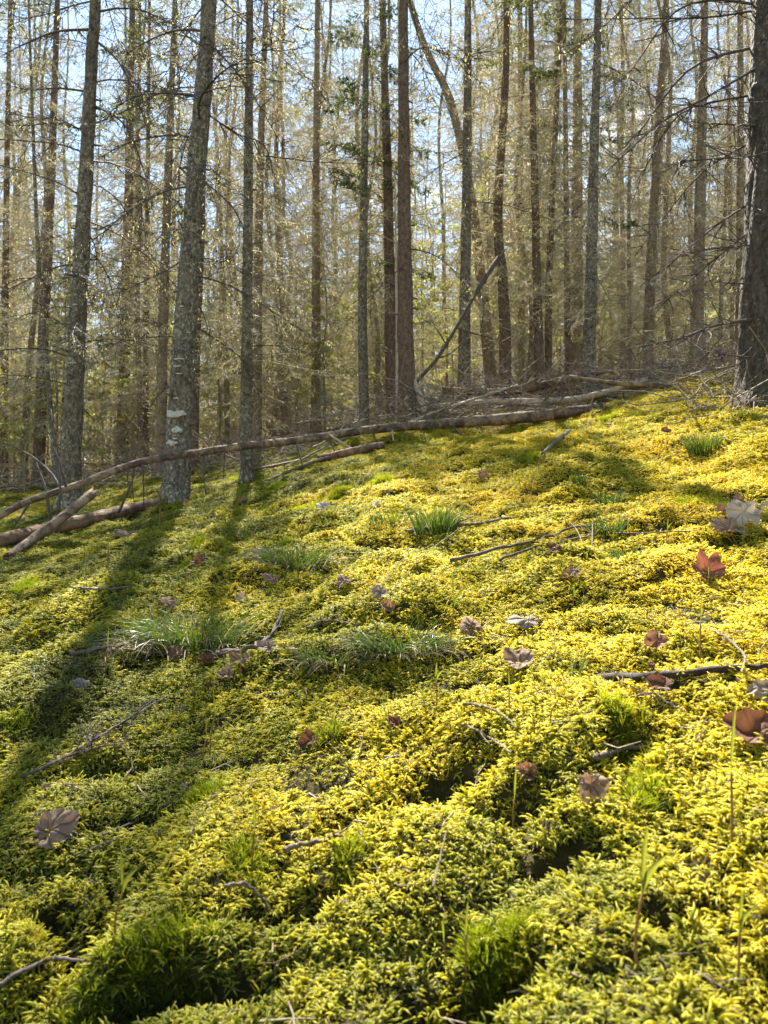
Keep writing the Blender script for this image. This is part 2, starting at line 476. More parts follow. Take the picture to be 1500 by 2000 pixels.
# ------------------------------------------------------------------ the ground
def azimuths():
    a = list(np.linspace(-38, 38, 330)); 
    b = list(np.linspace(-180, -38, 60)[:-1]); c = list(np.linspace(38, 180, 60)[1:-1])
    return np.radians(np.array(b + a + c))
az = azimuths()
rads = [.22]
while rads[-1] < 160:
    r_ = rads[-1]; rads.append(r_ * (1.0125 if r_ < 9 else 1.05))
rads = np.array(rads)
X = rads[:, None] * np.sin(az)[None]; Yy = rads[:, None] * np.cos(az)[None]
Z = G(X.ravel(), Yy.ravel())
V = np.stack([X.ravel(), Yy.ravel(), Z], -1)
nr, na = len(rads), len(az)
i = np.arange(nr - 1)[:, None] * na; j = np.arange(na)[None]; j2 = (j + 1) % na
Q = np.stack([i + j, i + j2, i + na + j2, i + na + j], -1).reshape(-1, 4)
V = np.vstack([V, [[0, 0, float(G(0, 0)[0])]]])
jj = np.arange(na)
T = np.stack([np.full(na, len(V) - 1), (jj + 1) % na, jj], -1)
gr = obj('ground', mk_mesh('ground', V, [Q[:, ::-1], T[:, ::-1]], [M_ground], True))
tag(gr, 'mossy forest floor rising to a crest on the right', kind='structure')

# ------------------------------------------------------------------ moss
def tendril(rs, base, d0, out, L, rad, n=5, hook=1.0):
    P = [np.array(base, float)]; d = np.array(d0, float)
    for k in range(n):
        s = (k + 1) / n
        d = d + out * (.22 + .30 * s) * hook + np.array((0, 0, -.34 * s * hook)) + rs.randn(3) * .05
        d /= np.linalg.norm(d)
        P.append(P[-1] + d * L / n)
    P = np.array(P); s = np.linspace(0, 1, n + 1)
    rr = rad * (.45 + 1.0 * np.sin(np.pi * np.clip(s * .8 + .12, 0, 1))) * (1 - .55 * s ** 3)
    Vv, Qq, Tt = tube(P, rr, 4)
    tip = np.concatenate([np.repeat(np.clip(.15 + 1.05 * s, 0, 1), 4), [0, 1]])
    return Vv, Qq, Tt, tip
def feather_clump(seed):
    rs = np.random.RandomState(seed); parts = []; tips = []
    for k in range(13):
        a = rs.rand() * 2 * math.pi; rr = .009 * math.sqrt(rs.rand())
        out = np.array((math.cos(a), math.sin(a), 0)); tilt = .1 + rs.rand() * .75
        d0 = out * math.sin(tilt) + np.array((0, 0, math.cos(tilt)))
        L = .008 + .014 * rs.rand()
        v, q, t, tp = tendril(rs, out * rr + np.array((0, 0, -.008 + .014 * rs.rand())), d0, out, L, .00062 + .00042 * rs.rand(), 5, .6 + .9 * rs.rand())
        parts.append((v, q, t)); tips.append(tp)
        if k % 2 == 0:                       # side shoots near the tip
            m = v[2 * 4:3 * 4].mean(0)
            for sgn in (-1, 1):
                side = np.array((-out[1], out[0], 0)) * sgn
                v2, q2, t2, tp2 = tendril(rs, m, d0 * .5 + side * .8, side * .6 + out * .4, L * .55, .0006, 4, 1.0)
                parts.append((v2, q2, t2)); tips.append(np.clip(tp2 + .35, 0, 1))
    V, Q, T = join(parts)
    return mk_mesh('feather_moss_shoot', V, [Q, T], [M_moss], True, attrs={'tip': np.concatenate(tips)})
def fork_clump(seed):
    rs = np.random.RandomState(seed); Vs, Qs, Ts, tips = [], [], [], []; o = 0
    for k in range(34):
        a = rs.rand() * 2 * math.pi; out = np.array((math.cos(a), math.sin(a), 0)); tilt = .1 + .8 * rs.rand()
        d = out * math.sin(tilt) + np.array((0, 0, math.cos(tilt))); P = [out * .006 * rs.rand() + np.array((0, 0, -.006 + .014 * rs.rand()))]
        L = .008 + .009 * rs.rand()
        for s in range(4):
            d = d + out * .10 + np.array((.10, 0, -.04)); d /= np.linalg.norm(d); P.append(P[-1] + d * L / 4)
        side = np.cross(d, rs.randn(3)); side /= np.linalg.norm(side)
        for s, p in enumerate(P):
            w = .00055 * (1 - s / 4.3); Vs += [p - side * w, p + side * w]; tips += [s / 4.] * 2
        for s in range(4): Qs.append((o + 2 * s, o + 2 * s + 1, o + 2 * s + 3, o + 2 * s + 2))
        o += 10
    return mk_mesh('fork_moss_shoot', np.array(Vs), [np.array(Qs)], [M_fork], True, attrs={'tip': tips})

def proto_coll(name, meshes):
    c = bpy.data.collections.new(name)
    for k, me in enumerate(meshes):
        o = bpy.data.objects.new(me.name, me); c.objects.link(o)
    return c
def gn_scatter(name, pts, rot, scl, idx, coll):
    me = bpy.data.meshes.new(name)
    me.vertices.add(len(pts)); me.vertices.foreach_set('co', np.asarray(pts, np.float32).ravel())
    a = me.attributes.new('rot', 'FLOAT_VECTOR', 'POINT'); a.data.foreach_set('vector', np.asarray(rot, np.float32).ravel())
    a = me.attributes.new('scl', 'FLOAT', 'POINT'); a.data.foreach_set('value', np.asarray(scl, np.float32))
    a = me.attributes.new('idx', 'INT', 'POINT'); a.data.foreach_set('value', np.asarray(idx, np.int32))
    o = obj(name, me)
    ng = bpy.data.node_groups.new(name, 'GeometryNodeTree')
    ng.interface.new_socket('Geometry', in_out='INPUT', socket_type='NodeSocketGeometry')
    ng.interface.new_socket('Geometry', in_out='OUTPUT', socket_type='NodeSocketGeometry')
    n, l = ng.nodes, ng.links
    gi = n.new('NodeGroupInput'); go = n.new('NodeGroupOutput')
    ip = n.new('GeometryNodeInstanceOnPoints'); ci = n.new('GeometryNodeCollectionInfo')
    ci.inputs['Collection'].default_value = coll
    ci.inputs['Separate Children'].default_value = True
    ci.inputs['Reset Children'].default_value = True
    def na_(nm, dt):
        q = n.new('GeometryNodeInputNamedAttribute'); q.data_type = dt; q.inputs['Name'].default_value = nm
        return q.outputs['Attribute']
    e2r = n.new('FunctionNodeEulerToRotation')
    l.new(na_('rot', 'FLOAT_VECTOR'), e2r.inputs[0])
    l.new(gi.outputs[0], ip.inputs['Points'])
    l.new(ci.outputs[0], ip.inputs['Instance'])
    ip.inputs['Pick Instance'].default_value = True
    l.new(na_('idx', 'INT'), ip.inputs['Instance Index'])
    l.new(e2r.outputs[0], ip.inputs['Rotation'])
    l.new(na_('scl', 'FLOAT'), ip.inputs['Scale'])
    l.new(ip.outputs[0], go.inputs[0])
    md = o.modifiers.new('scatter', 'NODES'); md.node_group = ng
    return o

rs = np.random.RandomState(5)
MX, MY = [], []
for y0, y1, rho in ((.25, .9, 15500), (.9, 1.5, 15000), (1.5, 2.3, 10500), (2.3, 3.4, 8200), (3.4, 5, 6000), (5, 7, 3800), (7, 10, 1700), (10, 15, 280)):
    hw = .74 * y1 + .12
    N = int(rho * (y1 - y0) * 2 * hw)
    yy = y0 + (y1 - y0) * rs.rand(N); xx = (rs.rand(N) * 2 - 1) * hw
    k = np.abs(xx) < .74 * yy + .12
    MX.append(xx[k]); MY.append(yy[k])
MX = np.concatenate(MX); MY = np.concatenate(MY)
keep = (MY < 9) | (vn(MX / 1.6, MY / 1.6, 77) > -.1)
MX, MY = MX[keep], MY[keep]
EPS = .02
MZ = G(MX, MY); gx = (G(MX + EPS, MY) - MZ) / EPS; gy = (G(MX, MY + EPS) - MZ) / EPS
scl = (.55 + .72 * rs.rand(len(MX)) ** 1.5) * (1 + .085 * np.clip(MY - 1.2, 0, 8))
# thin in crevices so that dark gaps show between cushions
wx = MX + .05 * vn(MX * 4, MY * 4, 31); wy = MY + .05 * vn(MX * 4, MY * 4, 32)
crev = np.abs(vn(wx / .24, wy / .24, 3))
hol = .068 * (crev - .35) + .034 * (np.abs(vn(wx / .11, wy / .11, 4)) - .35)
keep = (crev > .07) | (rs.rand(len(MX)) < .35)
keep &= rs.rand(len(MX)) < np.clip(1 + (hol + .014) / .022, .30 + .5 * np.clip((MY - 1.5) / 3, 0, 1), 1)
fork_mask = vn(MX / .35, MY / .35, 91) + .5 * vn(MX / .12, MY / .12, 92)
FORK_SPOTS = [(250, 1945, .035), (330, 1965, .04), (400, 1905, .022), (180, 1975, .03), (400, 1565, .032), (920, 1890, .025), (640, 1440, .018), (1270, 1555, .026), (1000, 1905, .03), (690, 1680, .02), (40, 1410, .03), (1215, 1470, .04), (480, 1690, .02)]
is_fork = (fork_mask > 1.08)
for px, py, rr in FORK_SPOTS:
    p = on_ground(px, py)
    is_fork |= (rs.rand(len(MX)) < .85) & ((MX - p[0]) ** 2 + ((MY - p[1]) * .8) ** 2 < rr ** 2 * (.6 + .8 * vn(MX * 28, MY * 28, 8)))
rot = np.stack([np.arctan(gy) * .7 + rs.randn(len(MX)) * .22, -np.arctan(gx) * .7 + rs.randn(len(MX)) * .22, rs.rand(len(MX)) * 6.283], -1)
P_ = np.stack([MX, MY, MZ - .002], -1)
c_f = proto_coll('feather_moss_shoots', [feather_clump(100 + k) for k in range(7)])
c_d = proto_coll('fork_moss_shoots', [fork_clump(200 + k) for k in range(4)])
ROT = [on_ground(px, py) for px, py in [(1160, 1334), (1260, 1334), (1340, 1326), (1420, 1318), (1540, 1308)]]
clear = np.zeros(len(MX), bool)
for q in spline(ROT, 40):
    clear |= (MX - q[0]) ** 2 + (MY - q[1] + .004) ** 2 < .012 ** 2
for a, b, r_, d_ in PITS:
    keep &= ((((wx - a) / (1.5 * r_)) ** 2 + ((wy - b) / r_) ** 2) > .75) | (rs.rand(len(MX)) < .25)
k1 = keep & ~is_fork & ~clear; k2 = is_fork & ~clear
o = gn_scatter('feather_moss', P_[k1], rot[k1], scl[k1], rs.randint(0, 7, k1.sum()), c_f)
tag(o, 'golden green feather moss carpet covering the whole slope', 'moss', kind='stuff')
FP, FR, FS = P_[k2], rot[k2], scl[k2]
jit = rs.randn(3 * len(FP), 2) * .008
FP = np.concatenate([FP] * 3); FP[:, :2] += jit; FP[:, 2] = G(FP[:, 0], FP[:, 1]) + .001
FR = np.concatenate([FR] * 3); FR[:, 2] = rs.rand(len(FR)) * 6.28; FS = np.concatenate([FS] * 3) * (.8 + .5 * rs.rand(len(FR)))
o = gn_scatter('fork_moss', FP, FR, FS * 1.15, rs.randint(0, 4, len(FP)), c_d)
tag(o, 'bright green needle-leaved moss tufts among the golden moss', 'moss', kind='stuff')

# ------------------------------------------------------------------ branches
def gen_branch(seed, L=1.6, r0=.011, droop=.35, up=.25, ntw=15, live=0.0, lich=0.5, sub=True):
    """branch along +X; returns segments (P0,P1,R0,R1) and ribbon list (A,B,W)"""
    rs = np.random.RandomState(seed); n = 9
    seg = []; rib = []
    d = np.array((math.cos(up), 0, math.sin(up))); p = np.zeros(3); pts = [p]; dirs = [d]
    wob = rs.randn() * .05
    for k in range(n):
        s = (k + .5) / n
        d = d + np.array((0, wob + rs.randn() * .06, -droop * .35 * (1 - 1.5 * s) + rs.randn() * .04)); d /= np.linalg.norm(d)
        q = p + d * L / n
        seg.append((p, q, r0 * (1 - .85 * k / n), r0 * (1 - .85 * (k + 1) / n)))
        p = q; pts.append(p); dirs.append(d)
    pts = np.array(pts); dirs = np.array(dirs)
    def along(s):
        f = min(max(s, 0), .999) * n; i = int(f); t = f - i
        return pts[i] * (1 - t) + pts[i + 1] * t, dirs[i + 1]
    def dress(a, b):
        if rs.rand() < lich:
            c = a + (b - a) * rs.rand(); dl = np.array((rs.randn() * .4, rs.randn() * .4, -1 - rs.rand())) * (.010 + .018 * rs.rand())
            rib.append((c, c + dl, .004 + .006 * rs.rand(), 0))
        if live > 0:
            for _ in range(int(live) + (rs.rand() < live % 1)):
                c = a + (b - a) * rs.rand(); dn = (b - a) / (np.linalg.norm(b - a) + 1e-9)
                dl = (dn + rs.randn(3) * .55) * (.03 + .03 * rs.rand())
                rib.append((c, c + dl, .008 + .008 * rs.rand(), 1))
    for k in range(ntw):
        s = .12 + .88 * (k + rs.rand()) / ntw; sgn = 1 if k % 2 else -1
        a, dd = along(s); side = np.cross(dd, (0, 0, 1.0)); side /= np.linalg.norm(side) + 1e-9
        ang = .7 + .45 * rs.rand()
        dt = dd * math.cos(ang) + side * sgn * math.sin(ang) + np.array((0, 0, rs.randn() * .28 - .08)); dt /= np.linalg.norm(dt)
        lt = (.12 + .42 * (1 - s) * (s ** .4) * 1.5) * L * (.35 + .75 * rs.rand()); nt = 4
        for q in range(nt):
            dt = dt + rs.randn(3) * .16 + np.array((0, 0, -.06)); dt /= np.linalg.norm(dt)
            b = a + dt * lt / nt; rr = .0042 * (1 - .65 * q / nt)
            rr *= 1.25; seg.append((a, b, rr, rr * .8)); dress(a, b)
            if sub and q < nt:
                for _ in range(1 + (rs.rand() < .5)):
                    ds = dt + rs.randn(3) * .75; ds /= np.linalg.norm(ds); ls = lt * (.14 + .26 * rs.rand())
                    c = a + (b - a) * rs.rand(); m = c + ds * ls * .5; e = m + (ds + rs.randn(3) * .3 + np.array((0, 0, -.15))) * ls * .5
                    seg.append((c, m, .0034, .0026)); seg.append((m, e, .0026, .0017)); dress(c, e); 
                    if live > 0: dress(c, e)
            a = b
    P0 = np.array([x[0] for x in seg]); P1 = np.array([x[1] for x in seg])
    R0 = np.array([x[2] for x in seg]); R1 = np.array([x[3] for x in seg])
    if rib:
        A = np.array([x[0] for x in rib]); B = np.array([x[1] for x in rib]); Wd = np.array([x[2] for x in rib]); K = np.array([x[3] for x in rib])
    else:
        A = np.zeros((0, 3)); B = A; Wd = np.zeros(0); K = np.zeros(0, int)
    return dict(P0=P0, P1=P1, R0=R0, R1=R1, A=A, B=B, W=Wd, K=K)

DEAD = [gen_branch(300 + k, 1.6, .011, .30 + .25 * (k % 3), .30 - .2 * (k % 4) / 1.5, 17, 0, .55) for k in range(9)]
LIVE = [gen_branch(340 + k, 1.5, .011, .25, .05 - .1 * (k % 3), 13, 1.6, .25, True) for k in range(5)]
LUSH = [gen_branch(360 + k, 1.2, .010, .2, .1, 13, 3.0, 0.0, True) for k in range(4)]

def xf(br, M3, t, s):
    f = lambda P: (P * s) @ M3.T + t
    rsz = .55 + .45 * s
    return dict(P0=f(br['P0']), P1=f(br['P1']), R0=br['R0'] * rsz, R1=br['R1'] * rsz, A=f(br['A']), B=f(br['B']), W=br['W'] * (.5 + .5 * s), K=br['K'])
def rot3(az_, el, roll):
    return np.array(Matrix.Rotation(az_, 3, 'Z') @ Matrix.Rotation(-el, 3, 'Y') @ Matrix.Rotation(roll, 3, 'X'))
def gather(brs):
    return {k: np.concatenate([b[k] for b in brs]) for k in brs[0]}
def twig_mesh(name, g, mat=None):
    V, Q = prisms(g['P0'], g['P1'], g['R0'], g['R1'])
    return mk_mesh(name, V, [Q], [mat or M_deadtwig], True)
def rib_mesh(name, g, mats, seed=0):
    rs = np.random.RandomState(seed)
    V, Q, T = ribbons(g['A'], g['B'], g['W'], rs)
    mi = np.concatenate([g['K'], g['K']])
    return mk_mesh(name, V, [Q, T], mats, False, mi)
def branch_mesh(name, br, seed, twig=None):
    V, Q = prisms(br['P0'], br['P1'], br['R0'], br['R1'])
    V2, Q2, T2 = ribbons(br['A'], br['B'], br['W'], np.random.RandomState(seed))
    mi = np.concatenate([np.zeros(len(Q), int), 1 + br['K'], 1 + br['K']])
    return mk_mesh(name, np.vstack([V, V2]), [Q, Q2 + len(V), T2 + len(V)], [twig or M_deadtwig, M_lichen, M_needle], False, mi)

def crown(seed, H, z0, zl, dens=1.0, lmax=1.7, livekind=LIVE, lean=0.0, top_sparse=1.0, ldens=1.0):
    """dead branches from z0 to zl, live ones from zl to H (unit: metres)"""
    rs = np.random.RandomState(seed); out = []
    z = z0; a = rs.rand() * 6.28
    while z < H - .3:
        dead = z < zl + rs.randn() * .5
        w = (H - z) / H
        if dead:
            L = lmax * (.45 + .65 * rs.rand()) * min(1, .55 + .5 * w + .25 * (z / zl)); br = DEAD[rs.randint(len(DEAD))]
            el = rs.uniform(-.40, .30)
        else:
            L = lmax * (.15 + .85 * min(1, (H - z) / (H - zl + .1))) * (.6 + .45 * rs.rand()); br = livekind[rs.randint(len(livekind))]
            el = rs.uniform(-.35, .1)
        s = L / 1.6; M3 = rot3(a, el, rs.uniform(-.5, .5))
        out.append(xf(br, M3, np.array((0, 0, z)) , s))
        a += 2.4 + rs.randn() * .4
        z += ((rs.uniform(.05, .15) / dens) if dead else (rs.uniform(.10, .26) / ldens)) * (1 + max(0, z - 3) * .12)
    return gather(out)

# crown prototypes: (twigs mesh, foliage mesh, height, trunk radius)
def proto(seed, H, z0, zl, **kw):
    fol = kw.pop('fol', None)
    g = crown(seed, H, z0, zl, **kw)
    return twig_mesh('crown', g), rib_mesh('foliage', g, fol or [M_lichen, M_needle], seed), H
PRO = [proto(1, 15, .5, 9.5, dens=1.25), proto(2, 17, .7, 11, dens=1.35), proto(3, 13, .4, 7.5, dens=1.25),
       proto(4, 16, .6, 12, dens=1.4, lmax=1.5), proto(5, 14, .8, 5.0, dens=1.2, ldens=.8), proto(6, 18, .5, 12, dens=1.2, lmax=1.9)]
PRO_HIGH = [proto(11, 17, 6.0, 10, dens=.45, ldens=.35), proto(12, 18, 6.4, 11, dens=.45, ldens=.35)]
PRO_MID = [proto(21, 16, 1.6, 11, dens=.95, ldens=.4, lmax=1.6), proto(22, 17, 2.0, 12, dens=.9, ldens=.4, lmax=1.8)]
SAP = [proto(41, 4.2, .1, .9, dens=.8, ldens=1.5, lmax=1.25, livekind=LUSH, fol=[M_lichen, M_needle_pale]),
       proto(42, 5.5, .1, 1.2, dens=.8, ldens=1.4, lmax=1.35, livekind=LUSH, fol=[M_lichen, M_needle_pale]),
       proto(43, 3.0, .1, .5, dens=.8, ldens=1.7, lmax=1.05, livekind=LUSH, fol=[M_lichen, M_needle_pale])]
PRO_DARK = [proto(51, 9.5, 1.8, 3.4, dens=.9, ldens=1.5, lmax=1.25, livekind=LUSH), proto(52, 9.0, 1.8, 4.2, dens=.9, ldens=1.2, lmax=1.4, livekind=LUSH)]
DEAD_ME = [branch_mesh('dead_branch', b, 7 + k, M_twig_dark) for k, b in enumerate(DEAD)]

def trunk_geo(pts, r0, H, sides, dz, seed, rough=.05, flare=.6, rtop=.12):
    L = np.linalg.norm(np.diff(np.asarray(pts), axis=0), axis=1).sum()
    n = max(8, int(L / dz)); P = spline(pts, n)
    s = np.linspace(0, 1, n)
    r = r0 * (1 - (1 - rtop) * s ** 1.05) * (1 + flare * np.exp(-(s * L) / .14) + .10 * np.exp(-(s * L) / .6))
    V, Q, T = tube(P, r, sides, rough, seed)
    return V, Q, T, P, r
def far_trunk(seed, H, r0):
    rs = np.random.RandomState(seed)
    pts = [(rs.randn() * .02 * H * s * (1 - s) * 2, rs.randn() * .02 * H * s * (1 - s) * 2, -.25 + s * (H + .2)) for s in np.linspace(0, 1, 7)]
    V, Q, T, P, r = trunk_geo(pts, r0, H, 9, .35, seed, .05, .4)
    return mk_mesh('trunk', V, [Q, T], [M_bark_far], True)
TRK = [far_trunk(60 + k, p[2], .078) for k, p in enumerate(PRO)]
SAPT = [far_trunk(80 + k, p[2], .025) for k, p in enumerate(SAP)]

# ------------------------------------------------------------------ main trees, measured on the photograph
def tilt_rot(axis, spin):
    q = Vector((0, 0, 1)).rotation_difference(Vector(axis).normalized())
    return (q.to_matrix() @ Matrix.Rotation(spin, 3, 'Z')).to_euler()
def main_tree(label, base_px, base_py, Y, w_px, path, bark, H, pro, name='spruce_tree', near=0, branches=(), sides=14, dz=.12, spin=None, stubs=0, zs=1.0, seed=0):
    """path: (px,py) points the trunk passes above its base, at the base's own depth"""
    b = on_ground(base_px, base_py) if Y is None else stand(base_px, Y)
    Y = b[1]
    t = empty(name, b); tag(t, label, 'tree')
    pts = [np.array((0, 0, -.12)), np.zeros(3)]
    for px, py in path:
        q = at(px, py, Y) - b; pts.append(q)
    ax = pts[-1] - pts[1] if len(path) == 1 else pts[-1] - pts[-2]
    ax = ax / np.linalg.norm(ax)
    H = min(H, max(8.2, .98 * Y))
    rem = H - pts[-1][2]
    if rem > .5:
        ax2 = ax * .6 + np.array((0, 0, .4)); ax2 /= np.linalg.norm(ax2)
        pts.append(pts[-1] + ax2 * rem)
    r0 = .5 * w_px * Y / 1500.
    V, Q, T, P, r = trunk_geo(pts, r0, H, sides, dz, seed + 17, .09 if near else .05, .85 if near else .4)
    obj('trunk', mk_mesh('trunk', V, [Q, T], [bark], True), t)
    rs = np.random.RandomState(seed + 1000)
    full = pts[-1] / np.linalg.norm(pts[-1])
    if pro is not None:
        tw, fo, Hp = pro
        rt = tilt_rot(full, rs.rand() * 6.28 if spin is None else spin); s = np.linalg.norm(pts[-1]) / Hp
        obj('foliage', fo, obj('crown', tw, t, rot=rt, scale=s))
    def at_h(z):
        i = int(np.argmin(np.abs(P[:, 2] - z))); return P[i], r[i]
    for k in range(near):
        z = .9 + (6.2 - .9) * ((k + rs.rand()) / near); p, rr = at_h(z); a = rs.rand() * 6.28
        L = rs.uniform(.7, 1.7) * (.55 + .45 * min(1, z / 3)); el = rs.uniform(-.25, .35)
        obj('dead_branch', DEAD_ME[rs.randint(len(DEAD_ME))], t, loc=p + np.array((math.cos(a), math.sin(a), 0)) * rr * .7,
            rot=(rs.uniform(-.5, .5), -el, a), scale=L / 1.6)
    for k in range(stubs):
        z = .4 + 5 * rs.rand(); p, rr = at_h(z); a = rs.uniform(2.6, 6.8)
        d = np.array((math.cos(a), math.sin(a), .25 * rs.randn()))
        V, Q, T = tube([p + d * rr * .6, p + d * (rr + .02 + .05 * rs.rand())], [.012, .007], 6)
        obj('branch_stub', mk_mesh('branch_stub', V, [Q, T], [M_twig_dark], True), t)
    for (sx, sy, pts_px, w, depth) in branches:
        # one explicit branch: pixel polyline, leaving the trunk, dY spread over its length
        q = []
        for m, (px, py) in enumerate([(sx, sy)] + list(pts_px)):
            q.append(at(px, py, Y + depth * m / max(1, len(pts_px))) - b)
        q = [at_h(q[0][2])[0]] + q[1:]
        Pb = spline(q, 14); n = len(Pb); rb = .5 * (w * .7) * Y / 1500 * (1 - .8 * np.linspace(0, 1, n))
        seg = [tube(Pb, np.maximum(rb, .0025), 6, .12, seed + len(q))]
        rs2 = np.random.RandomState(int(sx + sy)); P0, P1, Ra, Rb = [], [], [], []
        Lb = np.linalg.norm(np.diff(Pb, axis=0), axis=1).sum()
        for m in range(int(10 + Lb * 14)):
            f = .15 + .85 * rs2.rand(); i = min(n - 2, int(f * (n - 1))); a0 = Pb[i]; dd = Pb[i + 1] - Pb[i]; dd /= np.linalg.norm(dd) + 1e-9
            dt = dd * .6 + rs2.randn(3) * .55 + np.array((0, 0, -.1)); dt /= np.linalg.norm(dt); lt = (.08 + .40 * rs2.rand() * (1.1 - f)) * min(1, Lb)
            for q_ in range(3):
                dt = dt + rs2.randn(3) * .2; dt /= np.linalg.norm(dt); a1 = a0 + dt * lt / 3
                P0.append(a0); P1.append(a1); Ra.append(.0046 - .0009 * q_); Rb.append(.0038 - .0009 * q_)
                if rs2.rand() < .8:
                    dk = dt + rs2.randn(3) * .7; dk /= np.linalg.norm(dk)
                    P0.append(a0); P1.append(a0 + dk * lt * .3); Ra.append(.002); Rb.append(.0012)
                a0 = a1
        Vp, Qp = prisms(P0, P1, Ra, Rb)
        V, Q, T = join(seg + [(Vp, Qp, np.zeros((0, 3), int))])
        obj('dead_branch', mk_mesh('dead_branch', V, [Q, T], [M_twig_dark], True), t)
    t['_r'] = r0
    del t['_r']
    return t, b, P, r

tA, bA, PA, rA = main_tree('grey lichened spruce trunk behind the crossed dead logs, left of the white-patched trunk', 135, 988, None, 40, [(148, 700), (162, 450), (180, 100), (187, 0)],
    M_bark_grey, 15, PRO_HIGH[0], near=34, sides=30, dz=.035, stubs=22, seed=1,
    branches=[(160, 60, [(110, 62), (50, 85), (0, 110)], 9, .3), (155, 258, [(110, 240), (60, 245), (20, 245)], 7, -.2), (150, 178, [(110, 172), (60, 176), (10, 165)], 7, .4),
              (190, 75, [(235, 125), (270, 200), (290, 260)], 8, -.3), (190, 200, [(240, 240), (280, 330), (300, 420)], 7, -.4)])
tB, bB, PB, rB = main_tree('grey spruce trunk with white lichen patches that the fallen trunk crosses', 342, 978, None, 50, [(352, 800), (364, 600), (383, 350), (402, 100), (408, 0)],
    M_bark_grey, 16, PRO_HIGH[1], near=34, sides=34, dz=.035, stubs=26, seed=2,
    branches=[(392, 62, [(340, 60), (280, 85), (240, 110)], 9, .2), (383, 190, [(320, 182), (260, 190), (200, 230)], 8, -.3), (375, 270, [(320, 265), (250, 280), (190, 310)], 8, .2),
              (430, 80, [(470, 150), (520, 230), (560, 300)], 7, -.3), (415, 210, [(460, 260), (520, 290), (540, 400)], 6, .2), (410, 340, [(450, 400), (480, 450), (520, 480)], 6, -.2)])
main_tree('slim grey spruce trunk just right of the white-patched trunk, moss at its foot', 482, 940, None, 25, [(481, 800), (484, 500), (488, 0)], M_bark_grey, 15, PRO_MID[0], near=8, sides=18, dz=.06, stubs=10, seed=3)
main_tree('slim tan spruce trunk between the two big grey trunks', 312, 0, 9.5, 23, [(320, 600), (330, 300), (342, 0)], M_bark_tan, 15, PRO_MID[1], near=5, seed=4)
main_tree('tan trunk half hidden behind the slim grey trunk', 500, 0, 10.5, 21, [(505, 500), (512, 200), (520, 0)], M_bark_tan, 16, PRO_MID[0], seed=5)
main_tree('pale slim trunk standing among pale green saplings', 617, 0, 11.5, 20, [(617, 500), (618, 250), (620, 0)], M_bark_tan, 16, PRO[3], seed=6)
main_tree('thin dark spruce with drooping dark needle sprays, left of the reddish trunk', 712, 0, 9.4, 21, [(708, 600), (712, 300), (716, 0)], M_bark_grey, 9.5, PRO_DARK[0], seed=7)
main_tree('dark trunk standing tight against the reddish brown trunk', 768, 0, 9.6, 26, [(764, 700), (757, 350), (747, 0)], M_bark_brown, 16, PRO_MID[1], seed=8)
main_tree('reddish brown scaly spruce trunk rising behind the fallen trunk', 797, 0, 8.2, 35, [(792, 650), (789, 300), (788, 0)], M_bark_brown, 17, PRO_HIGH[0], near=12, sides=22, dz=.06, stubs=16, seed=9)
main_tree('split pale barkless snag beside the reddish trunk', 777, 0, 9.0, 10, [(776, 650), (773, 470), (771, 300)], M_log_pale, 3.6, None, name='dead_snag', seed=10)
main_tree('grey spruce trunk behind the leaning broken snag', 906, 0, 9.6, 26, [(908, 600), (912, 300), (914, 0)], M_bark_grey, 16, PRO_MID[0], near=6, seed=11)
main_tree('bare tan trunk leaning left across the cloud gap', 962, 0, 11.0, 24, [(945, 600), (922, 400), (880, 200), (800, 0)], M_bark_tan, 13, None, name='leaning_tree', near=0, seed=12)
main_tree('brown spruce trunk with curving dead twigs at its foot', 988, 0, 10.0, 24, [(985, 600), (972, 420), (985, 200), (990, 0)], M_bark_brown, 15, PRO_MID[1], near=4, seed=13)
main_tree('straight thin tan trunk beyond the tangle of dead sticks', 1018, 0, 12.5, 15, [(1018, 500), (1015, 0)], M_bark_tan, 15, PRO[0], seed=14)
main_tree('dark trunk of a close pair, the thicker of the two', 1056, 0, 10.0, 20, [(1050, 600), (1044, 350), (1036, 0)], M_bark_brown, 10, PRO_DARK[1], seed=15)
main_tree('dark trunk of a close pair, the thinner and taller leaning right', 1073, 0, 10.4, 15, [(1072, 550), (1085, 250), (1096, 0)], M_bark_brown, 15, PRO_MID[0], seed=16)
main_tree('broad pale trunk set back behind the straight grey one', 1124, 0, 13.0, 28, [(1126, 500), (1128, 0)], M_bark_tan, 17, PRO[1], seed=17)
main_tree('straight grey spruce trunk at the end of the long pale pole', 1148, 0, 8.6, 27, [(1153, 600), (1160, 300), (1168, 0)], M_bark_grey, 16, PRO_MID[1], near=9, sides=18, dz=.07, stubs=10, seed=18)
main_tree('tan trunk leaning slightly right behind the dead lichened pole', 1265, 0, 9.5, 21, [(1272, 500), (1288, 200), (1300, 0)], M_bark_tan, 15, PRO_MID[0], near=4, seed=19)
main_tree('straight tan trunk beside the big dark trunk, behind its low dead branch', 1362, 0, 9.0, 26, [(1365, 500), (1370, 250), (1376, 0)], M_bark_tan, 16, PRO_MID[1], near=5, seed=20)
TB = []
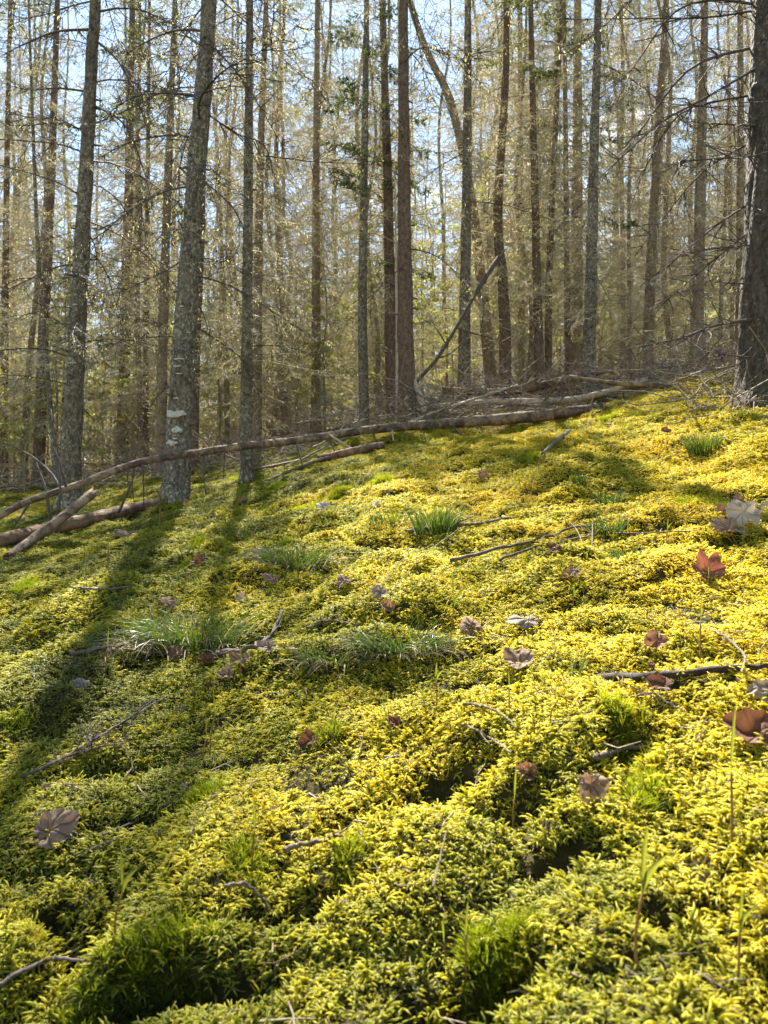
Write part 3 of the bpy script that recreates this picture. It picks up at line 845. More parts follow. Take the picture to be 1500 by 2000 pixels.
for (sx, sy, pp, w, dp) in [
    (1462, 30, [(1380, 34), (1250, 36), (1085, 38)], 7, .3), (1462, 243, [(1420, 243), (1350, 238)], 8, -.3), (1458, 620, [(1400, 635), (1330, 660), (1200, 686)], 11, -.5),
    (1458, 75, [(1400, 110), (1330, 150), (1240, 270), (1170, 360)], 10, .4), (1458, 110, [(1380, 190), (1290, 240), (1200, 320), (1130, 390)], 9, -.3),
    (1458, 180, [(1390, 200), (1320, 230), (1260, 330), (1230, 410)], 8, .3), (1458, 300, [(1400, 310), (1330, 315), (1290, 330)], 7, -.5),
    (1458, 370, [(1400, 440), (1340, 490), (1250, 560)], 7, .5), (1458, 10, [(1390, 0), (1310, 30), (1230, 140), (1160, 190)], 9, .2), (1458, 480, [(1400, 485), (1330, 500)], 6, -.2),
    (1455, 552, [(1420, 553), (1405, 548)], 8, -.2), (1455, 700, [(1420, 693), (1370, 682)], 7, -.3), (1458, 255, [(1380, 330), (1300, 420), (1240, 500)], 7, .6), (1458, 420, [(1380, 520), (1300, 590), (1260, 640)], 6, .3)]:
    TB.append((sx, sy, pp, w, dp))
tT, bT, PT, rT = main_tree('big dark spruce trunk rooted on the mossy crest, spreading long dead branches', 1508, 0, 4.7, 112, [(1507, 500), (1509, 200), (1512, 0)], M_bark_dark, 17, PRO_HIGH[1],
    near=18, sides=44, dz=.03, stubs=20, seed=21, branches=TB)
main_tree('tan trunk hugging the left edge of the big dark trunk', 1446, 0, 9.5, 20, [(1446, 400), (1445, 0)], M_bark_tan, 15, PRO_MID[0], seed=22)
main_tree('brown trunk left of the crossed dead logs, ringed by brush', 75, 0, 11.0, 24, [(85, 650), (98, 400), (112, 0)], M_bark_brown, 15, PRO_MID[1], seed=23)
main_tree('thin bluish leaning trunk beside the brown trunk near the crossed logs', 112, 0, 9.5, 11, [(100, 820), (90, 700), (70, 400)], M_bark_grey, 11, PRO_MID[0], seed=24)
main_tree('dark brown trunk far behind the left log tangle, the thickest there', 238, 0, 14.0, 25, [(246, 600), (255, 200)], M_bark_brown, 16, PRO[0], seed=25)
main_tree('short dark brown trunk standing between the two big grey trunks', 262, 0, 15.0, 13, [(266, 700), (270, 300)], M_bark_brown, 15, PRO[3], seed=26)
main_tree('narrow brown trunk showing right behind the white-patched trunk', 378, 0, 9.8, 18, [(383, 700), (395, 400), (402, 0)], M_bark_brown, 15, PRO_MID[1], seed=27)
main_tree('dark-barked trunk showing at the left rim beyond the brush', 8, 0, 12.0, 17, [(10, 600), (14, 300), (20, 0)], M_bark_brown, 15, PRO[1], seed=28)

main_tree('dark-needled spruce standing behind and left of the white-patched trunk', 282, 0, 12.2, 14, [(286, 600), (290, 200)], M_bark_brown, 11, PRO_DARK[1], seed=29)
main_tree('dark-needled spruce behind the straight grey trunk, needles high up', 1112, 0, 12.0, 14, [(1108, 600), (1104, 200)], M_bark_brown, 11, PRO_DARK[0], seed=30)
# white crust lichen on the patched trunk
def trunk_patch(tree, P, r, zc, ang, w, h, seed):
    rs = np.random.RandomState(seed); V = []; nu, nv = 14, 7
    for a in range(nu):
        for c in range(nv):
            u = a / (nu - 1) * 2 - 1; v = c / (nv - 1) * 2 - 1
            lim = math.sqrt(max(0, 1 - u * u)) * (.7 + .45 * float(vn(u * 3 + seed, v * 2, seed)[()] if True else 0))
            z = zc + v * h * .5 * lim; i = int(np.argmin(np.abs(P[:, 2] - z))); th = ang + u * w
            rr = r[i] * 1.06 + .004 * (1 - u * u)
            V.append((P[i, 0] + rr * math.cos(th), P[i, 1] + rr * math.sin(th), z))
    Q = [(a * nv + c, (a + 1) * nv + c, (a + 1) * nv + c + 1, a * nv + c + 1) for a in range(nu - 1) for c in range(nv - 1)]
    o = obj('lichen_patch', mk_mesh('lichen_patch', np.array(V), [np.array(Q)], [M_patch], True), tree)
    md = o.modifiers.new('thick', 'SOLIDIFY'); md.thickness = .003; md.offset = 1
for k, (px, py, w, h) in enumerate([(348, 812, .9, .075), (352, 843, .42, .055), (342, 868, .5, .05), (356, 706, .5, .022), (352, 720, .4, .016), (355, 735, .3, .014), (360, 605, .25, .02), (372, 655, .2, .014), (350, 782, .2, .015), (349, 860, .2, .02)]):
    q = at(px, py, bB[1]) - bB
    i = int(np.argmin(np.abs(PB[:, 2] - q[2]))); off = (q[0] - PB[i, 0]) / max(rB[i], 1e-3)
    ang = -math.pi / 2 + max(-1.0, min(1.0, off))
    trunk_patch(tB, PB, rB, q[2], ang, w, h, k + 3)
for k, (px, py, w, h) in enumerate([(146, 713, .5, .02), (168, 250, .3, .03), (150, 600, .25, .02)]):
    q = at(px, py, bA[1]) - bA
    i = int(np.argmin(np.abs(PA[:, 2] - q[2])))
    trunk_patch(tA, PA, rA, q[2], -math.pi / 2, w, h, k + 33)

# ------------------------------------------------------------------ the stand behind
rs = random.Random(12)
far_n = 0
taken = []
for k in range(2000):
    if far_n >= 125: break
    Y = 11.5 + 26 * rs.random() ** 1.2
    t = rs.uniform(-.68, .68)
    x = t * Y
    if any((x - a) ** 2 + (Y - b) ** 2 < 1.0 for a, b in taken): continue
    if .10 < t < .30 and Y < 20 and rs.random() < .5: continue
    taken.append((x, Y)); far_n += 1
    i = rs.randrange(len(PRO)); tw, fo, H = PRO[i]
    s = rs.uniform(.85, 1.05) * min(1.15, max(7.5, .80 * Y) / H)
    e = empty('spruce_tree', (x, Y, float(G(x, Y)[0])), (rs.gauss(0, .025), rs.gauss(0, .03), rs.random() * 6.28)); e.scale = (s, s, s)
    tag(e, 'slender spruce with bare dead lower twigs in the dense stand beyond the logs', 'tree', 'spruces of the dense stand beyond the logs')
    obj('trunk', TRK[i], e); obj('foliage', fo, obj('crown', tw, e))
nsap = 0
for k in range(600):
    if nsap >= 130: break
    Y = 10.5 + 16 * rs.random(); t = rs.uniform(-.65, .65); x = t * Y
    if any((x - a) ** 2 + (Y - b) ** 2 < .4 for a, b in taken): continue
    if t > .1 and rs.random() < .35: continue
    taken.append((x, Y)); nsap += 1
    i = rs.randrange(len(SAP)); tw, fo, H = SAP[i]; s = rs.uniform(.6, 1.15)
    e = empty('fir_sapling', (x, Y, float(G(x, Y)[0])), (0, 0, rs.random() * 6.28)); e.scale = (s, s, s)
    tag(e, 'pale green fir sapling filling the gaps between trunks beyond the logs', 'sapling', 'fir saplings among the trunks')
    obj('trunk', SAPT[i], e); obj('foliage', fo, obj('crown', tw, e))

# far wood: one mass
def far_wood():
    ms = []
    for k in (0, 2, 4):
        tw, fo, H = PRO[k]
        ms += [tw, fo, TRK[k]]
    pts, rot, sc, idx = [], [], [], []
    r2 = random.Random(9)
    for k in range(130):
        Y = 38 + 45 * r2.random(); t = r2.uniform(-.75, .75); x = t * Y; z = float(G(x, Y)[0]) - .1
        s = r2.uniform(.8, 1.2); a = r2.random() * 6.28; i = r2.randrange(3)
        for m in range(3):
            pts.append((x, Y, z)); rot.append((0, 0, a)); sc.append(s); idx.append(i * 3 + m)
    names = []
    c = bpy.data.collections.new('far_wood_trees')
    for k, me in enumerate(ms):
        o = bpy.data.objects.new('part_%02d' % k, me); c.objects.link(o)
    o = gn_scatter('far_wood', pts, rot, sc, idx, c)
    tag(o, 'far-off conifer wood closing the view behind the stand', 'wood', kind='stuff')
far_wood()

# ------------------------------------------------------------------ fallen trunks, poles, stubs
def log_thing(name, label, P, rad, mat, sides=14, rough=.10, jag=.05, n=40, cat='log', stubs=()):
    P = spline(P, n); b = P[len(P) // 2].copy(); b[2] = P[:, 2].min()
    e = empty(name, b); tag(e, label, cat)
    r = np.interp(np.linspace(0, 1, n), np.linspace(0, 1, len(rad)), rad)
    V, Q, T = tube(P - b, r, sides, rough, int(abs(P[0, 0] * 100)) + 3, True, jag)
    obj('stem', mk_mesh('stem', V, [Q, T], [mat], True), e)
    for (pp, r0, m) in stubs:
        S = spline(pp, 9) - b; rr = np.linspace(r0, r0 * .35, 9)
        V, Q, T = tube(S, rr, 6, .15, 5, True, r0)
        obj('branch_stub', mk_mesh('branch_stub', V, [Q, T], [m], True), e)
    return e
mp = [(-70, 1045, 4.65), (0, 1008, 4.75), (60, 977, 4.85), (150, 948, 5.0), (270, 904, 5.25), (400, 882, 5.6), (480, 871, 5.8), (600, 857, 6.2), (700, 842, 6.5), (790, 833, 6.7), (900, 825, 6.9), (1045, 813, 7.1), (1170, 798, 7.2)]
mainP = [at(*q) for q in mp]
def stub(px, py, Y, pts, r, m=M_twig_dark):
    return ([at(px, py, Y)] + [at(a, b_, Y + dy) for a, b_, dy in pts], r, m)
ST = [stub(250, 912, 5.2, [(249, 930, -.03), (250, 948, -.05)], .008), stub(262, 908, 5.25, [(258, 950, -.1), (262, 980, -.12)], .007), stub(277, 903, 5.27, [(280, 935, -.1), (281, 985, -.15)], .009),
      stub(398, 884, 5.6, [(398, 925, -.1), (402, 965, -.15)], .010), stub(166, 945, 5.02, [(160, 965, -.05), (161, 985, -.1)], .008),
      stub(645, 850, 6.3, [(670, 866, -.05), (698, 882, -.1)], .011, M_log_pale), stub(578, 860, 6.1, [(585, 885, -.1), (592, 915, -.2)], .012), stub(765, 836, 6.65, [(768, 860, -.1), (767, 895, -.15)], .010, M_log_pale),
      stub(728, 842, 6.6, [(735, 860, -.1), (760, 876, -.2)], .010), stub(820, 832, 6.75, [(826, 855, -.1), (836, 878, -.2)], .010), stub(850, 885, 6.5, [(853, 868, .0), (848, 853, .0)], .009, M_log_pale),
      stub(645, 862, 6.3, [(655, 885, -.1), (664, 910, -.15)], .007), stub(578, 858, 6.1, [(590, 838, .1), (612, 815, .2)], .007), stub(470, 872, 5.8, [(475, 905, -.1), (488, 938, -.1)], .011),
      stub(440, 876, 5.7, [(438, 905, 0), (436, 935, 0)], .006), stub(120, 960, 4.95, [(100, 925, .1), (60, 890, .2), (10, 865, .3)], .011), stub(60, 978, 4.85, [(40, 1010, -.1), (20, 1040, -.1)], .009),
      stub(130, 955, 4.95, [(115, 900, .0), (95, 850, .1)], .010), stub(880, 826, 6.85, [(900, 850, -.1), (930, 862, -.2)], .008), stub(930, 822, 6.95, [(940, 838, -.1), (945, 850, -.2)], .008)]
log_thing('fallen_tree', 'long fallen trunk with broken branch stubs lying across the slope', mainP, [.019, .022, .024, .026, .028, .030, .032, .035, .042, .049, .054, .056, .05], M_log, 18, .08, .08, 110, 'log', ST)
g = lambda px, py, l=0: on_ground(px, py, l)
log_thing('fallen_log', 'thick brown log lying in the moss at the foot of the white-patched trunk', [g(-60, 1085, .04), g(10, 1070, .05), g(90, 1050, .05), g(180, 1028, .05), g(260, 1006, .05), g(322, 990, .04)], [.04, .044, .044, .042, .04, .034], M_log_brown, 16, .14, .06, 60,
          stubs=[stub(100, 1025, 4.9, [(90, 960, 0), (72, 905, .1)], .012), stub(110, 1020, 4.9, [(118, 950, .0), (108, 880, .1), (100, 800, .2)], .010), stub(232, 1000, 4.8, [(250, 960, -.05), (262, 930, -.05)], .010)])
log_thing('broken_log', 'short snapped pole with a pale broken end propped on the brown log', [g(18, 1092, .02), at(60, 1056, 4.45), at(110, 1020, 4.55), at(178, 966, 4.75)], [.02, .026, .028, .030], M_log, 14, .08, .06, 30)
log_thing('dead_pole', 'long pale barkless pole lying behind the fallen trunk', [stand(830, 8.2) + (0, 0, .16), stand(960, 8.1) + (0, 0, .15), stand(1120, 8.0) + (0, 0, .15), stand(1262, 7.7) + (0, 0, .16)], [.03, .034, .036, .03], M_log_pale, 10, .06, .05, 40)
log_thing('dead_pole', 'grey dead pole sunk in the tangle behind the long pale pole', [stand(870, 9.0) + (0, 0, .30), stand(1000, 8.9) + (0, 0, .24), stand(1190, 8.8) + (0, 0, .26)], [.04, .05, .045], M_log_brown, 10, .08, .05, 30)
log_thing('dead_pole', 'tan dead pole with dark lichen lying on the crest below the low dead branch', [at(1115, 735, 6.6), at(1180, 746, 6.5), at(1260, 752, 6.4), at(1390, 757, 6.2)], [.012, .02, .026, .03], M_log, 10, .14, .04, 30,
          stubs=[stub(1198, 748, 6.5, [(1215, 728, 0), (1232, 700, 0)], .009), stub(1300, 754, 6.4, [(1302, 765, 0), (1302, 778, 0)], .01, M_log_pale)])
log_thing('broken_snag', 'grey broken snag leaning right over the tangle behind the fallen trunk', [stand(812, 8.8) + (0, 0, .45), at(850, 705, 8.8), at(888, 645, 8.8), at(925, 580, 8.9), at(968, 512, 9.0)], [.020, .019, .018, .024, .03], M_twig_dark, 10, .12, .1, 30, 'dead tree',
          stubs=[stub(890, 640, 8.8, [(920, 650, 0), (960, 660, .2)], .012), stub(850, 700, 8.8, [(880, 690, .1), (920, 655, .2)], .012), stub(935, 565, 8.9, [(945, 600, -.1), (938, 650, -.1)], .012), stub(870, 670, 8.8, [(850, 640, 0), (820, 620, 0)], .01)])
log_thing('dead_stake', 'pale snapped stake leaning at the foot of the reddish trunk', [stand(836, 8.0) + (0, 0, -.03), at(824, 785, 8.1), at(808, 742, 8.2)], [.03, .034, .028], M_log_pale, 10, .08, .06, 16)
log_thing('dead_branch_pole', 'pale dead branch slanting up from the fallen trunk to the grey trunk', [at(770, 838, 7.4), at(850, 806, 7.7), at(960, 768, 8.2), at(1010, 752, 8.6)], [.02, .018, .014, .01], M_log_pale, 8, .1, .03, 24)
log_thing('dead_branch_pole', 'dark forked dead stick lying below the middle of the fallen trunk', [g(625, 905, .03), g(690, 893, .04), g(745, 882, .05)], [.03, .035, .03], M_log_brown, 10, .12, .04, 20)
log_thing('dead_branch_pole', 'dry weathered branch half sunk in bright moss on the crest slope', [g(1060, 892, .015), g(1085, 872, .02), g(1110, 850, .02)], [.008, .012, .012], M_stick, 8, .15, .02, 16)
log_thing('dead_branch_pole', 'low dead lichened branch lying before the slim grey trunk', [g(520, 945, .02), g(600, 915, .03), g(690, 888, .04)], [.010, .014, .012], M_stick, 8, .15, .02, 20)

# tangle of dead sticks behind the crest: uncountable brush
def brush():
    rs = np.random.RandomState(14); P0, P1, Ra, Rb = [], [], [], []
    for k in range(260):
        if k < 190: px = rs.uniform(800, 1330); Y = rs.uniform(7.4, 9.6)
        else: px = rs.uniform(430, 860); Y = rs.uniform(6.6, 8.6)
        p = stand(px, Y); p[2] += abs(rs.randn()) * .09; a = rs.choice([0, 3.14]) + rs.randn() * .6; el = rs.randn() * .12 + (.6 * rs.rand() if rs.rand() < .3 else 0)
        d = np.array((math.cos(a) * math.cos(el), math.sin(a) * math.cos(el), math.sin(el))); L = .4 + 1.3 * rs.rand() ** 2; r = .003 + .011 * rs.rand() ** 3
        for s in range(6):
            d = d + rs.randn(3) * .20; d /= np.linalg.norm(d); q = p + d * L / 6
            P0.append(p); P1.append(q); Ra.append(r * (1 - .13 * s)); Rb.append(r * (.87 - .13 * s))
            for _ in range(2):
                dk = d + rs.randn(3) * .7; dk /= np.linalg.norm(dk); P0.append(p); P1.append(p + dk * L * .22); Ra.append(.004); Rb.append(.002)
            p = q
    V, Q = prisms(P0, P1, Ra, Rb)
    o = obj('brush', mk_mesh('brush', V, [Q], [M_brush], True))
    tag(o, 'tangled dead branches piled right behind the fallen trunk', 'brush', kind='stuff')
    rs = np.random.RandomState(4); P0, P1, Ra, Rb = [], [], [], []
    for k in range(1500):
        px = rs.uniform(-50, 1550); Y = rs.uniform(7.8, 15) if px < 1250 else rs.uniform(5.8, 12)
        if px < 430: Y = rs.uniform(8, 16)
        p = stand(px, Y); p[2] += abs(rs.randn()) * .14; a = rs.rand() * 6.28; el = abs(rs.randn()) * .25 * (1 if rs.rand() < .8 else 3)
        d = np.array((math.cos(a) * math.cos(el), math.sin(a) * math.cos(el), math.sin(el))); L = .25 + 1.0 * rs.rand() ** 2; r = .003 + .009 * rs.rand() ** 3
        for s in range(4):
            d = d + rs.randn(3) * .12; d /= np.linalg.norm(d); q = p + d * L / 4
            q[2] = max(q[2], 0 + p[2] - .05)
            P0.append(p); P1.append(q); Ra.append(r * (1 - .2 * s)); Rb.append(r * (.8 - .2 * s + .02))
            for _ in range(2):
                if rs.rand() < .6:
                    dk = d + rs.randn(3) * .6; dk /= np.linalg.norm(dk); P0.append(p); P1.append(p + dk * L * .2); Ra.append(.0025); Rb.append(.0015)
            p = q
    V, Q = prisms(P0, P1, Ra, Rb)
    o = obj('brush', mk_mesh('brush', V, [Q], [M_brush], True))
    tag(o, 'tangle of dry dead sticks littering the floor beyond the crest', 'brush', kind='stuff')
    # dead twigs piled round the big right trunk
    P0, P1, Ra, Rb = [], [], [], []
    for k in range(240):
        p = stand(rs.uniform(1340, 1560), rs.uniform(4.3, 5.8)); p[2] += abs(rs.randn()) * .05; a = rs.rand() * 6.28; L = .12 + .4 * rs.rand(); r = .002 + .006 * rs.rand() ** 3
        d = np.array((math.cos(a), math.sin(a), abs(rs.randn()) * .3)); d /= np.linalg.norm(d)
        for s in range(3):
            d = d + rs.randn(3) * .3; q = p + d * L / 3; P0.append(p); P1.append(q); Ra.append(r * (1 - .25 * s)); Rb.append(r * (.75 - .25 * s + .03)); p = q
    V, Q = prisms(P0, P1, Ra, Rb)
    o = obj('brush', mk_mesh('brush', V, [Q], [M_brush], True))
    tag(o, 'heap of dry twigs round the foot of the big dark trunk', 'brush', kind='stuff')
brush()

# ------------------------------------------------------------------ sticks on the moss
def stick(label, pix, w_px, mat=M_stick, lift=.012, name='stick', twigs=0, seed=0, cat='stick', needles=False):
    P = [on_ground(px, py) for px, py in pix]
    Ym = np.mean([p[1] for p in P]); r = .5 * w_px * Ym / 1500
    P = [p + np.array((0, 0, lift * (1 + .16 * max(0, Ym - 1.2)) + r * .5)) for p in P]
    S = spline(P, 22); b = S[len(S) // 2].copy(); b[2] = S[:, 2].min()
    rs = np.random.RandomState(seed + 5); S = S + rs.randn(*S.shape) * r * (.12 if mat is M_rotten else .35)
    V, Q, T = tube(S - b, r * np.linspace(1.1, .6, 22), 8, .25, seed, True, r)
    e = empty(name, b); tag(e, label, cat)
    obj('stem', mk_mesh('stem', V, [Q, T], [mat], True), e)
    for k in range(twigs):
        f = .1 + .85 * rs.rand(); i = int(f * 20); d = S[i + 1] - S[i]; d /= np.linalg.norm(d); sd = np.cross(d, (0, 0, 1)) * (1 if k % 2 else -1)
        dt = d * .8 + sd * .6 + np.array((0, 0, .25 * rs.rand())); L = (.03 + .05 * rs.rand()) * Ym / 1.6; pts = [S[i]]
        for q in range(4):
            dt = dt + rs.randn(3) * .15; dt /= np.linalg.norm(dt); pts.append(pts[-1] + dt * L / 4)
        parts = [tube(np.array(pts) - b, np.linspace(r * .5, r * .25, 5), 5)]
        if needles:
            for q in range(16):
                p = pts[0] + (pts[-1] - pts[0]) * rs.rand(); dn = dt + rs.randn(3) * .6; dn /= np.linalg.norm(dn)
                parts.append(tube(np.array([p, p + dn * .012]) - b, [.0006, .0004], 3))
        V, Q, T = join(parts)
        obj('twig', mk_mesh('twig', V, [Q, T], [mat], True), e)
    return e
stick('dark lichened stick lying behind the long bent stick, grass tuft at its end', [(800, 1048), (870, 1038), (930, 1033), (1000, 1020)], 7, twigs=4, seed=1)
stick('long bent forked stick arching over the moss', [(880, 1113), (990, 1085), (1090, 1058), (1140, 1043), (1205, 1050)], 7, lift=.02, twigs=3, seed=2)
stick('thinner stick running under the long bent forked one', [(975, 1105), (1040, 1082), (1100, 1068), (1165, 1054)], 5, M_twig_dark, seed=3)
stick('black rotten log half sunk in golden moss', [(1160, 1334), (1260, 1334), (1340, 1326), (1420, 1318), (1540, 1308)], 17, M_rotten, .006, name='rotten_log', cat='log', seed=4)
stick('curved lichened twig on the bright golden hummock, the upper of two', [(905, 1396), (945, 1404), (980, 1420), (1010, 1450)], 6, lift=.018, seed=5)
stick('knobbly twig on the bright golden hummock, the lower of two', [(868, 1428), (920, 1446), (960, 1468), (1000, 1497)], 6, lift=.018, twigs=2, seed=6)
stick('short stout lichened stick beside a curled violet leaf', [(1165, 1506), (1205, 1494), (1262, 1484)], 11, lift=.018, seed=7)
stick('grey curved twig hooking over the black rotten log', [(1388, 1262), (1425, 1285), (1455, 1318), (1448, 1356)], 6, lift=.03, twigs=2, seed=8)
stick('thin wavy twig just below the black rotten log', [(1230, 1386), (1275, 1378), (1305, 1398), (1342, 1416)], 4, lift=.018, seed=9)
stick('crusty forked lichened stick in a hollow of the moss', [(556, 1690), (610, 1677), (668, 1664)], 10, lift=.02, twigs=2, seed=10)
stick('grey hooked lichened twig arching out of the moss', [(440, 1768), (475, 1764), (505, 1785), (527, 1818)], 8, lift=.022, seed=11)
stick('bare brown twig forking beside the bright green moss patch', [(-20, 1985), (50, 1940), (95, 1920), (172, 1923)], 9, M_twig_dark, .025, twigs=2, seed=12)
stick('thin pale twig standing slantwise in dark moss', [(845, 1772), (858, 1715), (874, 1650)], 5, lift=.02, seed=13)
stick('dead fir twig with sparse needles lying in shade', [(45, 1538), (130, 1497), (220, 1440), (325, 1378)], 6, M_twig_dark, .016, twigs=12, seed=14, needles=True)
stick('small dead fir sprig beside the longer fir twig', [(120, 1500), (180, 1482), (245, 1470)], 5, M_twig_dark, .016, twigs=9, seed=15, needles=True)
stick('lichen-crusted stick bent up beside the big grass tuft', [(425, 1296), (485, 1288), (528, 1262), (550, 1212)], 9, lift=.02, twigs=4, seed=16)
stick('lichened stick lying under the straw of the big grass tuft', [(140, 1296), (215, 1283), (300, 1262)], 8, lift=.02, twigs=2, seed=17)
stick('thin twig lying in the shadow of the white-patched trunk', [(143, 1157), (200, 1161), (256, 1157)], 5, seed=18)
stick('slim lichened twig pointing at the flat violet leaf', [(200, 1655), (265, 1628), (336, 1590)], 5, lift=.018, twigs=2, seed=19)
stick('long thin dark twig running to the big grey leaf', [(1080, 1052), (1200, 1052), (1320, 1050), (1400, 1046)], 3.5, M_twig_dark, seed=20)
stick('little lichened stick between two grass tufts', [(600, 1240), (640, 1225), (700, 1232)], 6, twigs=2, seed=21)
stick('dark twig fragment under moss beside a straw blade', [(525, 1365), (560, 1362), (590, 1360)], 8, M_rotten, .006, seed=22)

# ------------------------------------------------------------------ fallen leaves
def leaf_mesh(kind, seed, mat, curl):
    """about 1 unit long maple-type leaf; x across, y from base to tip"""
    rs = np.random.RandomState(seed); na, nr = 72, 6
    th = np.linspace(-math.pi, math.pi, na, endpoint=False)       # 0 = tip direction
    lobes = {'maple': [(0, 1.0, .36), (.85, .92, .34), (-.85, .92, .34), (1.75, .66, .36), (-1.75, .66, .36)],
             'broad': [(0, 1.0, .55), (.62, .74, .7), (-.62, .74, .7), (1.5, .62, .8), (-1.5, .62, .8), (2.4, .5, .7), (-2.4, .5, .7)],
             'oval': [(0, 1.0, .55), (.7, .62, .5), (-.7, .62, .5), (1.5, .42, .6), (-1.5, .42, .6), (2.4, .34, .5), (-2.4, .34, .5)]}[kind]
    r = np.full(na, .54 if kind == 'maple' else .40)
    for a, L, w in lobes:
        d = np.angle(np.exp(1j * (th - a - rs.randn() * .05))); r = np.maximum(r, L * (.92 + .12 * rs.rand()) * (1 - (np.abs(d) / (w * 2.2)) ** 1.3).clip(0) ** .8)
    r = r * (1 - .30 * np.exp(-((np.abs(th) - math.pi) / .3) ** 2)) + (.016 if kind != 'oval' else .008) * np.sign(np.sin(th * 23 + rs.rand() * 6)) * (.5 + .5 * rs.rand(na))
    V = [(0, 0, 0)]; vein = [1.0]
    main = [a for a, _, _ in lobes]
    for k in range(1, nr + 1):
        f = (k / nr) ** .85
        for t, rr in zip(th, r):
            V.append((math.sin(t) * rr * f, math.cos(t) * rr * f, 0)); dm = min(abs(math.atan2(math.sin(t - a), math.cos(t - a))) for a in main)
            vein.append(math.exp(-(dm * f * rr / .022) ** 2))
    V = np.array(V); V[:, 1] -= .25
    x, y = V[:, 0].copy(), V[:, 1].copy()
    z = .17 * vn(x * 2.6 + seed, y * 2.6, seed) + .08 * vn(x * 5 + seed, y * 5 + 3, seed + 5) + .018 * vn(x * 9, y * 9 + seed, seed + 3) - .02 * np.array(vein)
    a1, a2, a3 = curl
    z = z + a1 * np.abs(x) ** 1.5 + a2 * y * y + a3 * x * y + .5 * abs(a1) * np.clip(np.hypot(x, y) - .45, 0, 1) ** 1.3 * vn(np.arctan2(y, x) * 1.8, x * 0 + seed, seed + 9) * 2
    V = np.stack([x, y, z], -1)
    T = [(0, 1 + k, 1 + (k + 1) % na) for k in range(na)]; Q = []
    for k in range(nr - 1):
        for c in range(na):
            a = 1 + k * na; Q.append((a + c, a + na + c, a + na + (c + 1) % na, a + (c + 1) % na))
    return mk_mesh('blade', V, [np.array(Q)[:, ::-1], np.array(T)[:, ::-1]], [mat], True, attrs={'vein': vein})
def leaf(label, px, py, size_px, tone, kind='broad', curl=(.3, .1, 0), tilt=(.1, 0), yaw=0.0, seed=0, lift=.012, stretch=1.0):
    p = on_ground(px, py + size_px * .12); s = size_px * p[1] / 1500 * .60
    e = 1e-1 * .3; gx_ = float((base_h(p[0] + .1, p[1]) - base_h(p[0] - .1, p[1]))[0]) / .2; gy_ = float((base_h(p[0], p[1] + .1) - base_h(p[0], p[1] - .1))[0]) / .2
    lift = .013 * (1 + .085 * max(0, p[1] - 1.2)) + .14 * s + (.30 * s if curl[0] < 0 else 0)
    rm = Matrix.Rotation(-math.atan(gx_) + tilt[1], 3, 'Y') @ Matrix.Rotation(math.atan(gy_) + tilt[0] + .18, 3, 'X') @ Matrix.Rotation(yaw, 3, 'Z')
    o = empty('fallen_leaf', p + np.array((0, 0, lift)), rm.to_euler())
    o.scale = (s * stretch, s, s)
    tag(o, label, 'leaf')
    obj('blade', leaf_mesh(kind, seed, M_leaf[tone], curl), o)
    rs = np.random.RandomState(seed)
    S = spline([(0, -.25, -.01), (.03 * rs.randn(), -.55, .03), (.12 * rs.randn(), -.85, .10 * rs.rand())], 8)
    V, Q, T = tube(S, np.linspace(.016, .010, 8), 5)
    obj('petiole', mk_mesh('petiole', V, [Q, T], [M_leaf['brown']], True), o)
